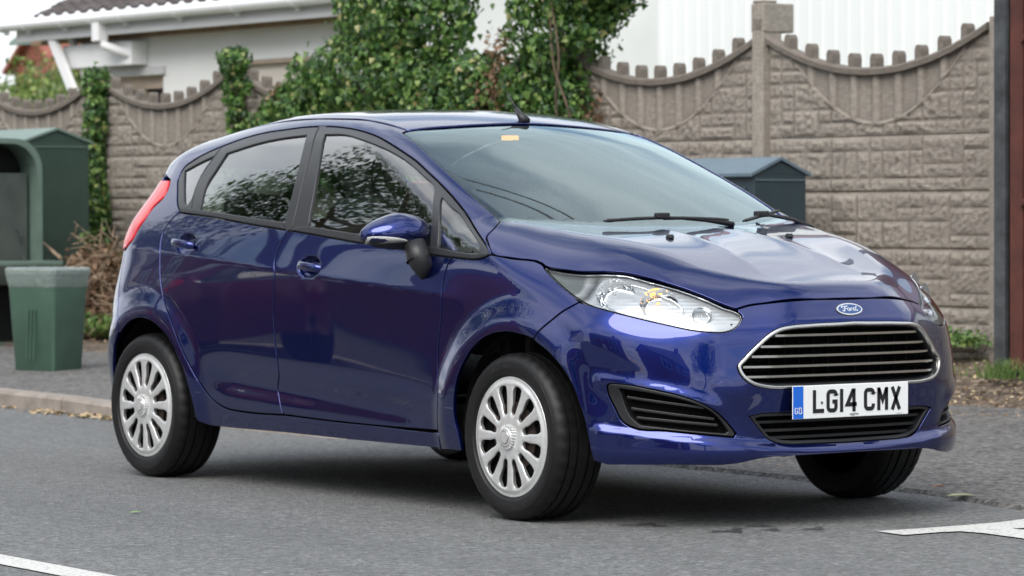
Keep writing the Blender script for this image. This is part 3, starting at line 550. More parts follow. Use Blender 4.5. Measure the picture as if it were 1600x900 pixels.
# footway rising to the verge; far side too
def wy(x): return SO[1]+ (SO[0]-x)*-.02236*-1*-1
def wally(x): return 5.3457-(-1.4959-x)*.02236
rows=[]
for f_,zf in ((-.012,-.03),(0,0),(.3,.02),(.7,.045),(1,.07)):
    r=[]
    for x in XS:
        y0=ky(x)+(.027 if x<2.9 else -.10); y1=wally(x)-(1.75 if x<-3.5 else 1.75-.55*min(1,(x+3.5)/2.5)) ; r.append((x,y0+(y1-y0)*f_,kz(x)+(.004 if x<2.9 else .004)+zf*(1 if x>-4 else .6)))
    rows.append(r)
strip('footway',rows,'footway')
# verge of soil and litter up to the wall
V=[];Fq=[];nx,ny=220,26
from mathutils import noise as mn
for i in range(nx+1):
    x=-17+26*i/nx
    y1=wally(x)+.10; y0=wally(x)-(1.80 if x<-3.5 else 1.80-.55*min(1,(x+3.5)/2.5))
    for j in range(ny+1):
        f_=j/ny; e_=.10*mn.noise(Vector((x*1.3,0,3)))*(1-f_)*2; y=y0+(y1-y0)*f_+e_
        z=kz(x)+.055+.0+ .20*(f_**1.3)*(1 if x>-4 else .6)+.035*mn.noise(Vector((x*3,y*3,0)))*f_+.018*mn.noise(Vector((x*11,y*11,0)))*min(1,f_*4)-.02*(f_<.02)
        V.append((x,y,z))
for i in range(nx):
    for j in range(ny): Fq.append((i*(ny+1)+j,(i+1)*(ny+1)+j,(i+1)*(ny+1)+j+1,i*(ny+1)+j+1))
mesh('verge',V,Fq,'soil',smooth=True,kind='structure')
mesh('garden',[sq(-30,.15,.20),sq(70,.15,.20),sq(70,60,.2),sq(-30,60,.2)][::1],[(0,3,2,1)],GR,kind='structure')
# painted markings
def poly_sheet(name,pts,z,mat,**k): return mesh(name,[(x,y,z) for x,y in pts],[tuple(range(len(pts)))],mat,**k)
mk=MB()
for a_,b_ in ((-.9,3.9),(-9.9,-5.1),(-18.9,-14.1),(9.1,13)): mk.add([(x,y0-.035*(x-2.5),.004) for x,y0 in ((a_,-2.915),(b_,-2.915),(b_,-2.785),(a_,-2.785))],[(0,1,2,3)])
mk.build('lane_line','road_paint',kind='structure')
mesh('arrow_marking',[(x,y,.0045) for x,y in [(3.565,-.13),(3.58,.057),(3.583,.247),(3.578,.418),(3.542,.568),(3.508,.849),(3.683,.671),(3.78,.333),(3.771,.285)]],[tuple(range(9))],'road_paint',kind='structure')
mesh('arrow_marking',[(x,y,.0045) for x,y in [(3.565,-.13),(3.771,.285),(3.829,.284),(4.152,.195),(4.36,-.017),(4.044,.073),(3.829,.101),(3.733,.086),(3.717,.012),(3.718,-.151)]],[tuple(range(10))],'road_paint',kind='structure')
# damp patches and repair seam
b=NB('damp_patch'); b.bsdf(Base_Color=(.028,.029,.030),Roughness=.5); t=b.n('ShaderNodeBsdfTransparent'); m=b.n('ShaderNodeMixShader'); b.l(b.ramp(b.noise(b.coord(),38,5,.7),[(.42,.15),(.60,.85)]),m.inputs[0]); b.l(t.outputs[0],m.inputs[1]); b.l(b.b.outputs[0],m.inputs[2]); b.l(m.outputs[0],b.out.inputs[0]); MATS['damp_patch']=b.m
rs_=random.Random(9)
def patch(x,y,rx,ry,rot=.6):
    n=22; pts=[]
    for i in range(n):
        a=2*math.pi*i/n; k=1+.35*math.sin(3*a+x)+.25*rs_.uniform(-1,1); u_,v_=rx*k*math.cos(a),ry*k*math.sin(a); pts.append((x+u_*math.cos(rot)-v_*math.sin(rot),y+u_*math.sin(rot)+v_*math.cos(rot),.0035))
    return mesh('damp_patch',pts,[tuple(range(n))],'damp_patch',kind='structure')
for a in ((2.914,-.583,.07,.05),(3.247,-.496,.05,.08),(3.30,-.36,.03,.05),(3.18,-.30,.04,.03),(3.36,-.22,.03,.06)): patch(*a)
# ------------------------------------------------------------ precast concrete wall
def vnoise(P,seed=0,sc=1):
    return np.array([mn.noise(Vector((p[0]*sc+seed*7.3,p[1]*sc-seed*3.1,seed*1.7))) for p in P])
def ashlar(W_,H_,seed):
    rnd_=random.Random(seed); cx,cz=.105,.08; nx=int(round(W_/cx)); nz=max(1,int(round(H_/cz))); used=set(); R_=[]
    for k in range(nz):
        for i in range(nx):
            if (i,k) in used: continue
            w=rnd_.choice([1,1,2,2,3]); h=rnd_.choice([1,1,2]); 
            w=min(w,nx-i); h=min(h,nz-k)
            while any((a,b_) in used for a in range(i,i+w) for b_ in range(k,k+h)): 
                w=max(1,w-1); 
                if w==1: h=1
                if w==1 and h==1: break
            for a in range(i,i+w):
                for b_ in range(k,k+h): used.add((a,b_))
            R_.append((i*W_/nx,k*H_/nz,(i+w)*W_/nx,(k+h)*H_/nz,rnd_.uniform(.5,1.0),rnd_.random()))
    return R_
def relief(uv,R_,seed):
    h=np.zeros(len(uv))
    n1=vnoise(uv,seed,9); n2=vnoise(uv,seed+5,34)
    for x0,z0,x1,z1,a,r_ in R_:
        m=(uv[:,0]>x0)&(uv[:,0]<x1)&(uv[:,1]>z0)&(uv[:,1]<z1)
        if not m.any(): continue
        p=uv[m]; d=np.minimum(np.minimum(p[:,0]-x0,x1-p[:,0]),np.minimum(p[:,1]-z0,z1-p[:,1]))-.004-.004*n2[m]
        h[m]=a*.016*np.clip(d/.016,0,1)**.7*(.62+.75*n1[m]+.62*n2[m]+.25*((p[:,1]-z0)/(z1-z0)))
    return np.maximum(h,-.001)
def board_variant(seed,W_=1.80,H_=.32,res=.0125):
    nx,nz=int(W_/res),int(H_/res); uv=np.array([(i*W_/nx,j*H_/nz) for j in range(nz+1) for i in range(nx+1)])
    R_=ashlar(W_,H_-.012,seed); y=relief(uv,R_,seed)
    edge=np.minimum(uv[:,1],H_-uv[:,1]); y-=.008*(edge<.006)
    V=[(u,-.004-h_,v) for (u,v),h_ in zip(uv,y)]; F_=[]
    for j in range(nz):
        for i in range(nx): a=j*(nx+1)+i; F_.append((a,a+1,a+nx+2,a+nx+1))
    k=len(V); V+=[(0,.045,0),(W_,.045,0),(W_,.045,H_),(0,.045,H_)]
    a0,a1,a2,a3=0,nx,nz*(nx+1)+nx,nz*(nx+1); F_+=[(k+3,k+2,k+1,k),(a1,a0,k,k+1),(a3,a2,k+2,k+3),(a0,a3,k+3,k),(a2,a1,k+1,k+2)]
    return V,F_
def arcz(u,top=True):
    v=2*u-1; return .375+.215*v*v if top else .065+.66*v*v      # above z=1.485
def coping_variant(seed,W_=1.80,res=.0125):
    nx,nz=int(W_/res),46; V=[];F_=[]; R_=ashlar(W_,.62,seed+50)
    UV=[]
    for j in range(nz+1):
        for i in range(nx+1):
            u=i/nx; UV.append((u*W_,arcz(u)*j/nz))
    UV=np.array(UV); y=relief(UV,R_,seed); u=UV[:,0]/W_; lo=arcz(u,False); hi=arcz(u); z=UV[:,1]
    inside=z>lo
    y=np.where(inside,-.004+.004*vnoise(UV,seed,14),y)
    ring=np.exp(-((z-lo)/.012)**4)*(z<hi-.02); y=np.maximum(y,.012*ring)
    for k in range(9):
        uk=(k+1)/10; rib=np.exp(-((u-uk)*W_/.026)**6)*inside; y=np.maximum(y,.016*rib)
    V=[(a,-.004-h_,b_) for (a,b_),h_ in zip(UV,y)]
    for j in range(nz):
        for i in range(nx): a=j*(nx+1)+i; F_.append((a,a+1,a+nx+2,a+nx+1))
    mb=MB(); mb.add(V,F_); mb.box((W_/2,.03,.15),(W_,.03,.30))
    # rail that follows the dip
    n=40; RV=[];RF=[]
    for i in range(n+1):
        u_=i/n; z_=arcz(u_)
        for dy,dz in ((-.042,-.034),(-.046,-.004),(-.036,.008),(.040,.008),(.040,-.04)): RV.append((u_*W_,dy,z_+dz+.003*mn.noise(Vector((u_*30,dy*20,seed)))))
    for i in range(n):
        for j in range(5): RF.append((i*5+j,i*5+(j+1)%5,(i+1)*5+(j+1)%5,(i+1)*5+j))
    RF+=[(0,1,2,3,4),(n*5+4,n*5+3,n*5+2,n*5+1,n*5)]; mb.add(RV,RF)
    for k in range(9):
        u_=(k+1)/10; z_=arcz(u_); w=.024
        prof=[(-w,-.03),(w,-.03),(w,.060),(w*.72,.078),(w*.3,.086),(-w*.3,.086),(-w*.72,.078),(-w,.060)]
        mb.prism([(u_*W_+a,z_+b_) for a,b_ in prof],'y',-.034,.030)
    return mb
wall=empty('garden_wall',sq(0,0,0),math.pi+SRZ*0,label='weathered grey precast concrete wall with scalloped top behind the car',cat='wall')
# local frame of the wall: x runs along s, y towards the road is negative
wall.matrix_world=Matrix(((ST[0],SN[0],0,SO[0]),(ST[1],SN[1],0,SO[1]),(0,0,1,0),(0,0,0,1)))
# (left-handed street frame: keep geometry explicit instead of flipping the empty)
wall.matrix_world=Matrix.Identity(4); wall.location=sq(0,0,0); wall.rotation_euler=(0,0,0)
def W2(V): # wall-local (s from post, y(-road), z) -> offset from the wall origin
    return [(ST[0]*a+SN[0]*b_,ST[1]*a+SN[1]*b_,c) for a,b_,c in V]
def flip(F_): return [f[::-1] for f in F_]
bv=[]
for sd in range(5):
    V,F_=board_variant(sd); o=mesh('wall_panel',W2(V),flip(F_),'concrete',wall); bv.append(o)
cv=[]
for sd in range(3):
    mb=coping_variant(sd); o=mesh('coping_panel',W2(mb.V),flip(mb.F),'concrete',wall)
    bm=bmesh.new(); bm.from_mesh(o.data); bm.to_mesh(o.data); bm.free(); cv.append(o)
used=set()
def place(o,s,z):
    if o in used: c=o.copy(); COL.objects.link(c); c.parent=wall
    else: c=o; used.add(o)
    c.location=(ST[0]*s,ST[1]*s,z); return c
pb=MB(); pb.box((0,.015,1.05),(.098,.15,2.12))
post0=mesh('post',W2(pb.V),flip(pb.F),'concrete',wall); mbv=post0.modifiers.new('b','BEVEL'); mbv.width=.008; mbv.segments=2
pb=MB(); pb.box((0,.015,1.09),(.099,.15,2.20)); pb.box((0,.06,2.19),(.112,.24,.17)); pb.box((0,.0,2.285),(.085,.12,.02)); pc_=mesh('post',W2(pb.V),flip(pb.F),'concrete',wall); pc_.location=(ST[0]*1.9,ST[1]*1.9,0); m_=pc_.modifiers.new('b','BEVEL'); m_.width=.008; m_.segments=2
rg=random.Random(4)
for k in range(-14,11):
    if k!=1: place(post0,k*1.9-(.035 if k==0 else 0),0)
    for r_ in range(4): place(bv[rg.randrange(5)],k*1.9+.05,.205+r_*.32)
    place(cv[k%3],k*1.9+.05,1.485)
# ------------------------------------------------------------ tall posts and gate at the right
pg=empty('grey_post',sq(-.415,-.36,.2),label='rough dark grey steel post in front of the concrete wall',cat='post')
q=MB(); q.prism([(-.05,-.045),(.035,-.045),(.035,-.02),(-.012,-.02),(-.012,.02),(.035,.02),(.035,.045),(-.05,.045)],'z',-.1,3.4); q.build('shaft','steel_grey',pg)
gt=empty('steel_gate',sq(-.555,-.42,.2),label='rust brown steel gate leaf at the right edge of the photo',cat='gate')
q=MB(); q.box((.56,.0,1.40),(1.10,.05,2.75)); q.box((.045,-.04,1.40),(.09,.04,2.75)); 
q.build('leaf','steel_brown',gt,bevel=.004)
for z_ in (.9,1.75,2.6):
    q=MB(); q.tube([(.10,-.03,z_),(.10,-.075,z_)],[.02,.017],8); q.build('bolt','steel_brown',gt)
# ------------------------------------------------------------ bungalow
def sbox(mb,s0,s1,q0,q1,z0,z1):
    P=[sq(s0,q0),sq(s1,q0),sq(s1,q1),sq(s0,q1)]; V=[(p[0],p[1],z) for z in (z0,z1) for p in P]
    return mb.add(V,[(0,1,2,3),(7,6,5,4),(0,4,5,1),(1,5,6,2),(2,6,7,3),(3,7,4,0)])
hb=empty('bungalow',sq(13,3.4,.2),label='white rendered bungalow with brown tiled roof behind the wall',cat='house')
def hmesh(mb,name,mat,par=hb,**k):
    o=mb.build(name,mat,par,**k)
    if par is hb: o.matrix_parent_inverse=Matrix.Translation(-hb.location)
    return o
q=MB(); w1=(14.11,15.03,1.25,2.34); w2=(11.6,13.1,1.25,2.42)
ss=[10.3,w2[0],w2[1],w1[0],w1[1],15.62]
sbox(q,ss[0],ss[1],3.4,3.6,.2,2.85); sbox(q,ss[2],ss[3],3.4,3.6,.2,2.85); sbox(q,ss[4],ss[5],3.4,3.6,.2,2.85)
sbox(q,w2[0],w2[1],3.4,3.6,.2,w2[2]); sbox(q,w2[0],w2[1],3.4,3.6,w2[3],2.85); sbox(q,w1[0],w1[1],3.4,3.6,.2,w1[2]); sbox(q,w1[0],w1[1],3.4,3.6,w1[3],2.85)
sbox(q,15.40,15.62,3.6,6.2,.2,2.85); P_=[(3.6,.2),(6.2,.2),(6.2,4.45),(3.6,3.15)]; q.add([sq(10.3,a,b_) for a,b_ in P_]+[sq(10.5,a,b_) for a,b_ in P_],[(0,1,2,3),(7,6,5,4),(0,4,5,1),(1,5,6,2),(2,6,7,3),(3,7,4,0)]); hmesh(q,'wall','render_white')
q=MB(); sbox(q,w1[0]-.05,w1[1]+.05,3.37,3.40,2.345,2.42); hmesh(q,'lintel','soffit')
q=MB(); f=.055
for a,b_ in ((w1[0],w1[0]+f),(14.54,14.60),(w1[1]-f,w1[1])): sbox(q,a,b_,3.455,3.50,1.25,2.34)
sbox(q,w1[0],w1[1],3.458,3.50,2.22,2.34); sbox(q,w1[0],w1[1],3.458,3.50,1.25,1.32); wf=hmesh(q,'window','timber_pale')
q=MB(); sbox(q,w1[0],w1[1],3.51,3.52,1.25,2.34); hmesh(q,'pane','window_dark',wf)
q=MB(); sbox(q,w2[0],w2[1],3.47,3.50,1.25,2.42); wf=hmesh(q,'window','upvc2')
q=MB(); sbox(q,w2[0],w2[1],3.41,3.47,2.385,2.42); sbox(q,w2[1]-.04,w2[1],3.41,3.47,1.25,2.42); hmesh(q,'frame','timber_pale',wf)
q=MB(); sbox(q,10.1,16.5,3.36,3.42,2.70,2.75); hmesh(q,'eaves_board','fascia_brown')
q=MB(); sbox(q,10.1,16.30,3.12,3.42,2.755,2.775); sbox(q,10.1,16.30,3.08,3.12,2.72,2.88); hmesh(q,'fascia','soffit')
q=MB(); # half-round gutter with joints
n=9; V=[];Fq=[]
for s_ in (10.1,16.75):
    for i in range(n): 
        t=math.pi*i/(n-1); V.append(sq(s_,3.02+.062*math.cos(t),2.885-.062*math.sin(t)))
Fq=[(i,i+1,n+i+1,n+i) for i in range(n-1)]; q.add(V,Fq)
for s_ in (10.6,11.35,12.3,13.25,14.2,14.75,15.3,16.0,16.45):
    V=[];
    for ds in (-.03,.03):
        for i in range(n): t=math.pi*i/(n-1); V.append(sq(s_+ds,3.02+.070*math.cos(t),2.885-.070*math.sin(t)))
    q.add(V,Fq)
    sbox(q,s_-.02,s_+.02,3.04,3.08,2.79,2.86)
o=hmesh(q,'gutter','upvc'); md=o.modifiers.new('s','SOLIDIFY'); md.thickness=.006
q=MB(); sbox(q,14.58,14.70,2.98,3.09,2.66,2.84); q.tube([sq(14.64,3.04,2.70),sq(14.60,3.06,2.62),sq(14.42,3.28,2.52)],[.045,.045,.045],8); hmesh(q,'downpipe','upvc',bevel=.006)
q=MB(); sbox(q,14.38,15.64,3.22,3.395,2.44,2.66); hmesh(q,'boxed_ledge','upvc',bevel=.005)
q=MB(); a=Vector(sq(15.68,3.12,2.74)); b2=Vector(sq(15.10,3.12,1.98)); d=(b2-a)
R3=Matrix((d.normalized(),Vector((SN[0],SN[1],0)),d.normalized().cross(Vector((SN[0],SN[1],0))))).transposed(); q.box((a+b2)/2,(d.length,.05,.10),rot=R3); 
a=Vector(sq(15.62,3.3,2.74)); b2=Vector(sq(15.06,3.3,2.0)); q.box((a+b2)/2,(d.length,.05,.06),rot=R3); hmesh(q,'gable_brace','upvc')
# tiled roof with roll profile
V=[];Fq=[];nS,nQ=300,18; s0,s1=10.1,15.78
for j in range(nQ+1):
    qq=2.98+3.4*j/nQ; z0=2.93+(qq-2.98)*.50
    for lip in (0,1):
        for i in range(nS+1):
            s_=s0+(s1-s0)*i/nS; ph=(s_/.23)%1; w_=.028*max(0,math.cos(2*math.pi*ph))**.7; V.append(sq(s_,qq,z0+w_+.028*lip*(1 if j<nQ else 0)-.0))
n1=nS+1
for r_ in range(2*nQ+1):
    for i in range(nS): a=r_*n1+i; Fq.append((a,a+1,a+n1+1,a+n1))
q=MB(); q.add(V,Fq); hmesh(q,'roof','roof_tile')
# porch roof beyond the gable
pr_=empty('porch_roof',sq(18,5,2.9),label='low grey green sheet roof at the far left above the gutter',cat='roof')
q=MB(); n=12; V=[]
for i in range(n+1):
    t=i/n; s_=19.2+2.5*t; z=3.02+.20*math.sin(math.pi*min(1,.5+.5*t))**.5
    V+=[sq(s_,6,2.98),sq(s_,6,z),sq(s_,8.0,z+.02)]
Fq=[]
for i in range(n): Fq+=[(3*i,3*i+3,3*i+4,3*i+1),(3*i+1,3*i+4,3*i+5,3*i+2)]
q.add(V,Fq); o=q.build('sheet','cab_green_light',pr_,smooth=True); o.matrix_parent_inverse=Matrix.Translation(-pr_.location)
# red brick house far off at the left
rh=empty('distant_house',sq(47,22,.2),label='small red brick gable far away at the upper left',cat='house')
q=MB(); sbox(q,44.9,46.6,20,26,.2,3.95); P=[sq(44.9,20,3.95),sq(46.6,20,3.95),sq(45.75,20,4.6),sq(44.9,26,3.95),sq(46.6,26,3.95),sq(45.75,26,4.6)]; q.add(P,[(0,1,2),(5,4,3)]); o=q.build('wall','brick_red',rh); o.matrix_parent_inverse=Matrix.Translation(-rh.location)
q=MB(); q.add([sq(44.7,19.8,3.85),sq(45.75,19.8,4.66),sq(45.75,26,4.66),sq(44.7,26,3.85),sq(46.8,19.8,3.85),sq(46.8,26,3.85)],[(0,1,2,3),(1,4,5,2)]); o=q.build('roof','brick_red',rh); o.matrix_parent_inverse=Matrix.Translation(-rh.location); md=o.modifiers.new('s','SOLIDIFY'); md.thickness=.08
# big pale ribbed building
cb=empty('clad_building',sq(2,8,.2),label='large pale ribbed metal clad building behind the concrete wall',cat='building')
q=MB(); V=[];Fq=[]; s_=-14.0; k=0; prof=[]
while s_<17.0:
    prof+=[(s_,11.0),(s_+.15,11.0),(s_+.165,10.988),(s_+.185,10.988),(s_+.20,11.0)]; s_+=.20
for a,b_ in prof: V+=[sq(a,b_,.0),sq(a,b_,6.4)]
for i in range(len(prof)-1): Fq.append((2*i,2*i+1,2*i+3,2*i+2))
q.add(V,Fq); sbox(q,-14,17.0,11.05,24,.0,6.35); o=q.build('wall_cladding','cladding',cb); o.matrix_parent_inverse=Matrix.Translation(-cb.location)
q=MB(); q.add([sq(-14.4,10.7,6.35),sq(17.3,10.7,6.35),sq(17.3,17,9.7),sq(-14.4,17,9.7),sq(17.3,24.4,6.35),sq(-14.4,24.4,6.35)],[(0,1,2,3),(3,2,4,5)]); o=q.build('roof','roof_maroon',cb); o.matrix_parent_inverse=Matrix.Translation(-cb.location); md=o.modifiers.new('s','SOLIDIFY'); md.thickness=.15

# ------------------------------------------------------------ the parked car
car=empty('parked_car',label='shiny dark blue five-door hatchback parked at the kerb with silver wheel covers',cat='car')
def T_(pts,dom=TOP):
    P=np.array(pts,float); return [tuple(q) for q in dom.cast(P)]
cowl=T_([(2.232,-.655),(2.30,-.50),(2.352,-.27),(2.375,0)])
# bonnet
bon=path([cowl[3]],cowl[2::-1],'hood_side','hood_front',[(3.264,0,.762)])
bonnet=panel('bonnet','paint',HD,[sym(bon)],h=.02,gap=.003,parent=car)
# roof with ditch seams
ditch=T_([(1.425,-.535),(1.2,-.548),(.85,-.550),(.5,-.545),(.1,-.532),(-.25,-.508),(-.40,-.49)])
rf=T_([(1.448,0)])+T_([(1.452,-.2),(1.445,-.33),(1.43,-.45)])+ditch+T_([(-.43,-.3),(-.44,0)])
roof=panel('roof','paint',TOP,[sym(rf)],h=.03,parent=car,gap=.004,rnd=.005)
# side frames, doors, wings on both sides
rear_c=[(-.38,-.50,1.30),(-.30,-.55,1.25),(-.20,-.60,1.20)]
side=path('-ws')+ditch+rear_c+path('tail_r','rb_gap')+sub('r_arch',0,11)[::-1]+sub('sill_bot',0,5)+[(2.047,-.838,.224)]+path('-fd_bot','-rd_rear','dlo_top')+sub('hood_side',0,5)[::-1]
rdoor=sub('dlo_bot',9,13)+path('rd_rear','-bgap')
fdoor=sub('dlo_bot',4,10)+path('bgap','fd_bot','-fd_front')
lampN=TR['lamp']
wing=sub('dlo_bot',0,5)+path('fd_front')+[(2.057,-.84,.224)]+sub('f_arch',0,11)+path('-fb_gap')+[tuple(q) for q in cr_curve(lampN[21:24]+[lampN[0]],4)]+sub('hood_side',4,8)[::-1]
mid=TR['bp_gap']
qf=[tuple(q) for q in cr_curve(TR['dlo_top'][0:8],4)]+path('fix_div')+[(.2,-.77,1.056)]
rf_=[tuple(q) for q in cr_curve(TR['dlo_top'][7:13]+[mid[0]],4)]+path('bp_gap')+sub('dlo_bot',9,12)+[(.25,-.77,1.054)]+path('-fix_div')
ff_=[tuple(q) for q in cr_curve([mid[0]]+TR['dlo_top'][12:],4)]+[(2.31,-.797,.911)]+sub('dlo_bot',0,10)+path('-bp_gap')
belt_r=sub('dlo_bot',9,13)+[tuple(q) for q in cr_curve(TR['belt_top'][0:5],4)]
belt_f=sub('dlo_bot',0,10)+[tuple(q) for q in cr_curve(TR['belt_top'][5:],4)]
DOOR={}
for mir in (False,True):
    sg=1 if mir else -1
    panel('side_panel','paint',OBL,[side],h=.02,parent=car,mirror=mir)
    fd=panel('front_door','paint',SIDE,[fdoor],h=.012,gap=.0027,parent=car,mirror=mir)
    rd=panel('rear_door','paint',SIDE,[rdoor],h=.012,gap=.0027,parent=car,mirror=mir)
    panel('front_wing','paint',obl(20),[wing],h=.014,gap=.0025,parent=car,mirror=mir)
    o22=obl(24)
    panel('window_frame','frame_black',o22,[qf,loopc('quarter_glass')],h=.03,off=.002,parent=car,mirror=mir,rnd=.003)
    panel('window_frame','frame_black',o22,[rf_,loopc('rear_glass')],h=.03,off=.002,parent=rd,mirror=mir,rnd=.003)
    panel('window_frame','frame_black',o22,[ff_,loopc('front_glass'),loopc('quarterlight')],h=.03,off=.002,parent=fd,mirror=mir,rnd=.003)
    panel('belt_moulding','trim_black',SIDE,[belt_r],h=.02,off=-.005,parent=rd,mirror=mir,gap=0,rnd=.005)
    panel('belt_moulding','trim_black',SIDE,[belt_f],h=.02,off=-.005,parent=fd,mirror=mir,gap=0,rnd=.005)
    for nm,par in (('quarter_glass',car),('rear_glass',rd),('front_glass',fd),('quarterlight',fd)):
        panel('window_glass','side_glass',o22,[loopc(nm)],h=.04,off=.009,gap=-.006,parent=par,mirror=mir,rim=False)
    # door handle bars across the dished recess
    for hx,hz,par in ((.290,.936,rd),(1.215,.856,fd)):
        H=[(hx+dx,-(.828+b_)if not mir else (.828+b_),hz+dz) for dx,b_,dz in ((-.079,.002,.006),(-.060,.017,.007),(-.02,.026,.005),(.025,.026,.001),(.062,.016,-.004),(.078,.001,-.007))]
        V=[];NF=[];c=cr_curve(H,4); n=len(c); m_=10
        for i,p in enumerate(c):
            w=.0125*(1+.35*math.sin(math.pi*i/(n-1)))
            for j in range(m_):
                t=2*math.pi*j/m_; V.append((p[0],p[1]+sg*(-.003+.008*math.cos(t)),p[2]+w*math.sin(t)))
        for i in range(n-1):
            for j in range(m_): NF.append((i*m_+j,i*m_+(j+1)%m_,(i+1)*m_+(j+1)%m_,(i+1)*m_+j))
        NF+=[tuple(range(m_)),tuple((n-1)*m_+j for j in range(m_))]
        q=MB(); q.add(V,NF); q.build('door_handle','paint',par,smooth=True)
    # tail lamp
    tl=path('tail_r')+[(-.31,-.74,.90),(-.36,-.68,.97),(-.36,-.64,1.05),(-.30,-.60,1.12),(-.20,-.585,1.195)]
    panel('tail_lamp','tail_red',RR,[tl],h=.02,off=-.004,parent=car,mirror=mir,rnd=.006)
    # headlamp: clear lens over a bright housing with two reflector bowls and an indicator
    hl=panel('headlamp','lens_clear',FR,[loopc('lamp')],h=.02,off=.001,gap=.003,rnd=.003,depth=.006,parent=car,mirror=mir)
    def hmap(uv,dm=FR):
        P=dm.cast(np.asarray(uv,float)); n=grad(P); d=.016+.014*np.clip((bdist(np.asarray(uv,float),[LO])-.004)/.02,0,1); return P-n*d[:,None],n
    LO=FR.uv(loopc('lamp'))
    surf('housing','housing',hmap,[LO],.008,gap=-.001,rim=False,parent=hl,mirror=mir)
    panel('seal','gloss_black',FR,[loopc('lamp'),[tuple(q) for q in np.array(FR.cast(offs(dens(LO[::-1] if area(LO)<0 else LO,.01),.0045)))]],h=.01,off=.004,gap=.001,rnd=.001,depth=.04,parent=hl,mirror=mir)
    bz=FR.uv(loopc('bez')); bz=bz if area(bz)>0 else bz[::-1]
    surf('bezel','chrome',onbody(FR,.019),[bz,offs(dens(bz,.01),.006)],.006,gap=0,rnd=.002,depth=.02,parent=hl,mirror=mir)
    for (bx,by,bz_),R_,nm in ((TR['bowls'][0],.066,'reflector_bowl'),(TR['bowls'][1],.064,'reflector_bowl'),(TR['bowls'][2],.034,'indicator_bowl')):
        c0=Vector((bx,by,bz_)); ax=Vector((.80,-.52,.10)).normalized(); a1=ax.cross(Vector((0,0,1))).normalized(); a2=a1.cross(ax)
        V=[];Fq=[];m1,m2=10,28
        for i in range(m1+1):
            r_=R_*i/m1
            for j in range(m2):
                t=2*math.pi*j/m2; fac=1+.02*(j%4==0)
                p=c0-ax*(.018+.040*(1-(r_/R_)**2))+a1*math.cos(t)*r_*fac+a2*math.sin(t)*r_*.82
                V.append((p.x,p.y*(-1 if mir else 1),p.z))
        for i in range(m1):
            for j in range(m2): Fq.append((i*m2+j,i*m2+(j+1)%m2,(i+1)*m2+(j+1)%m2,(i+1)*m2+j))
        ob=MB().add(V,Fq).build(nm,'bowl_chrome',hl)
        bulb=MB(); pc=c0-ax*.052; bulb.tube([(pc+ax*s_).to_tuple() for s_ in (0,.006,.013,.018)],[.005,.0065,.006,.002],12)
        if mir: bulb.V=[(v[0],-v[1],v[2]) for v in bulb.V]
        bulb.build('bulb','bulb_amber' if bx>3 and bx<3.05 else 'lamp_glass',ob,smooth=True)
    # fog lamp blank with louvres
    fb=panel('bumper_vent','trim_black',FR,[loopc('fog'),loopc('fog_in')],h=.015,off=.002,gap=.001,rnd=.004,depth=.03,parent=car,mirror=mir)
    FI=FR.uv(loopc('fog_in')); 
    surf('vent_back','void_black',onbody(FR,.034),[FI],.02,gap=-.004,rim=False,parent=fb,mirror=mir)
    for (u0,z0,u1,z1) in ((-.86,.448,-.50,.398),(-.85,.412,-.46,.362),(-.83,.380,-.45,.345)):
        seg=np.stack([np.linspace(u0,u1,14),np.linspace(z0,z1,14)],1)
        keep=pip(seg,FI if area(FI)>0 else FI[::-1]); seg=seg[keep]
        if len(seg)<3: continue
        P=FR.cast(seg); g=grad(P); P1=P-g*.010; P2=P-g*.034
        V=[];Fq=[]
        for a_,b_ in zip(P1,P2):
            for q_,dz in ((a_,.0045),(a_,-.0045),(b_,-.014),(b_,-.004)): V.append((q_[0],q_[1]*(-1 if mir else 1),q_[2]+dz))
        for i in range(len(seg)-1):
            for j in range(4): Fq.append((i*4+j,i*4+(j+1)%4,(i+1)*4+(j+1)%4,(i+1)*4+j))
        MB().add(V,Fq).build('louvre','trim_black',fb,bevel=.002)
# windscreen with black border
ws_half=path('-ws_top')[2:]
ws_c=[(1.466,0,1.392)]+[p for p in path('-ws_top') if p[1]<-.01]+path('ws')+[tuple(q) for q in np.array(cowl)-np.array([.012,0,0])]
ws_h=[(1.466,0,1.392)]+[p for p in [tuple(q) for q in cr_curve(TR['ws_top'][::-1],4)] if p[1]<-.01]+path('ws')+cowl
WS=sym(ws_h)
frit_in=[(1.53,0,1.365),(1.53,-.30,1.352),(1.525,-.44,1.345),(1.56,-.515,1.325),(1.64,-.545,1.290),(1.80,-.572,1.215),(2.0,-.60,1.12),(2.12,-.615,1.06),(2.16,-.60,1.045),(2.22,-.50,1.035),(2.27,-.27,1.035),(2.29,0,1.03)]
windscreen=panel('windscreen','screen_glass',WSD,[WS],h=.03,off=.004,gap=.003,rnd=.002,depth=.004,parent=car)
panel('black_border','gloss_black',WSD,[WS,sym([tuple(q) for q in cr_curve(frit_in,3)])],h=.03,off=.008,gap=.001,rim=False,parent=windscreen)
# front bumper with openings
up=[(3.264,0,.762)]+path('-hood_front')+[tuple(q) for q in cr_curve(lampN[10:21],4)]+path('fb_gap')+sub('f_arch',11,18)+[(2.885,-.785,.225)]+path('lip_bot')+[(3.262,0,.242)]
grl=[(3.30,0,.686)]+path('grille')+[(3.292,0,.468)]
lgr=[(3.27,0,.386),(3.262,-.2,.386),(3.252,-.36,.386)]+path('lowgrille')+[(3.268,-.1,.280),(3.268,0,.279)]
fogm=[(x,-y,z) for x,y,z in loopc('fog')]
bumper=panel('front_bumper','paint',FR,[sym(up),sym(grl),sym(lgr),loopc('fog'),fogm],h=.013,parent=car,depth=.03)
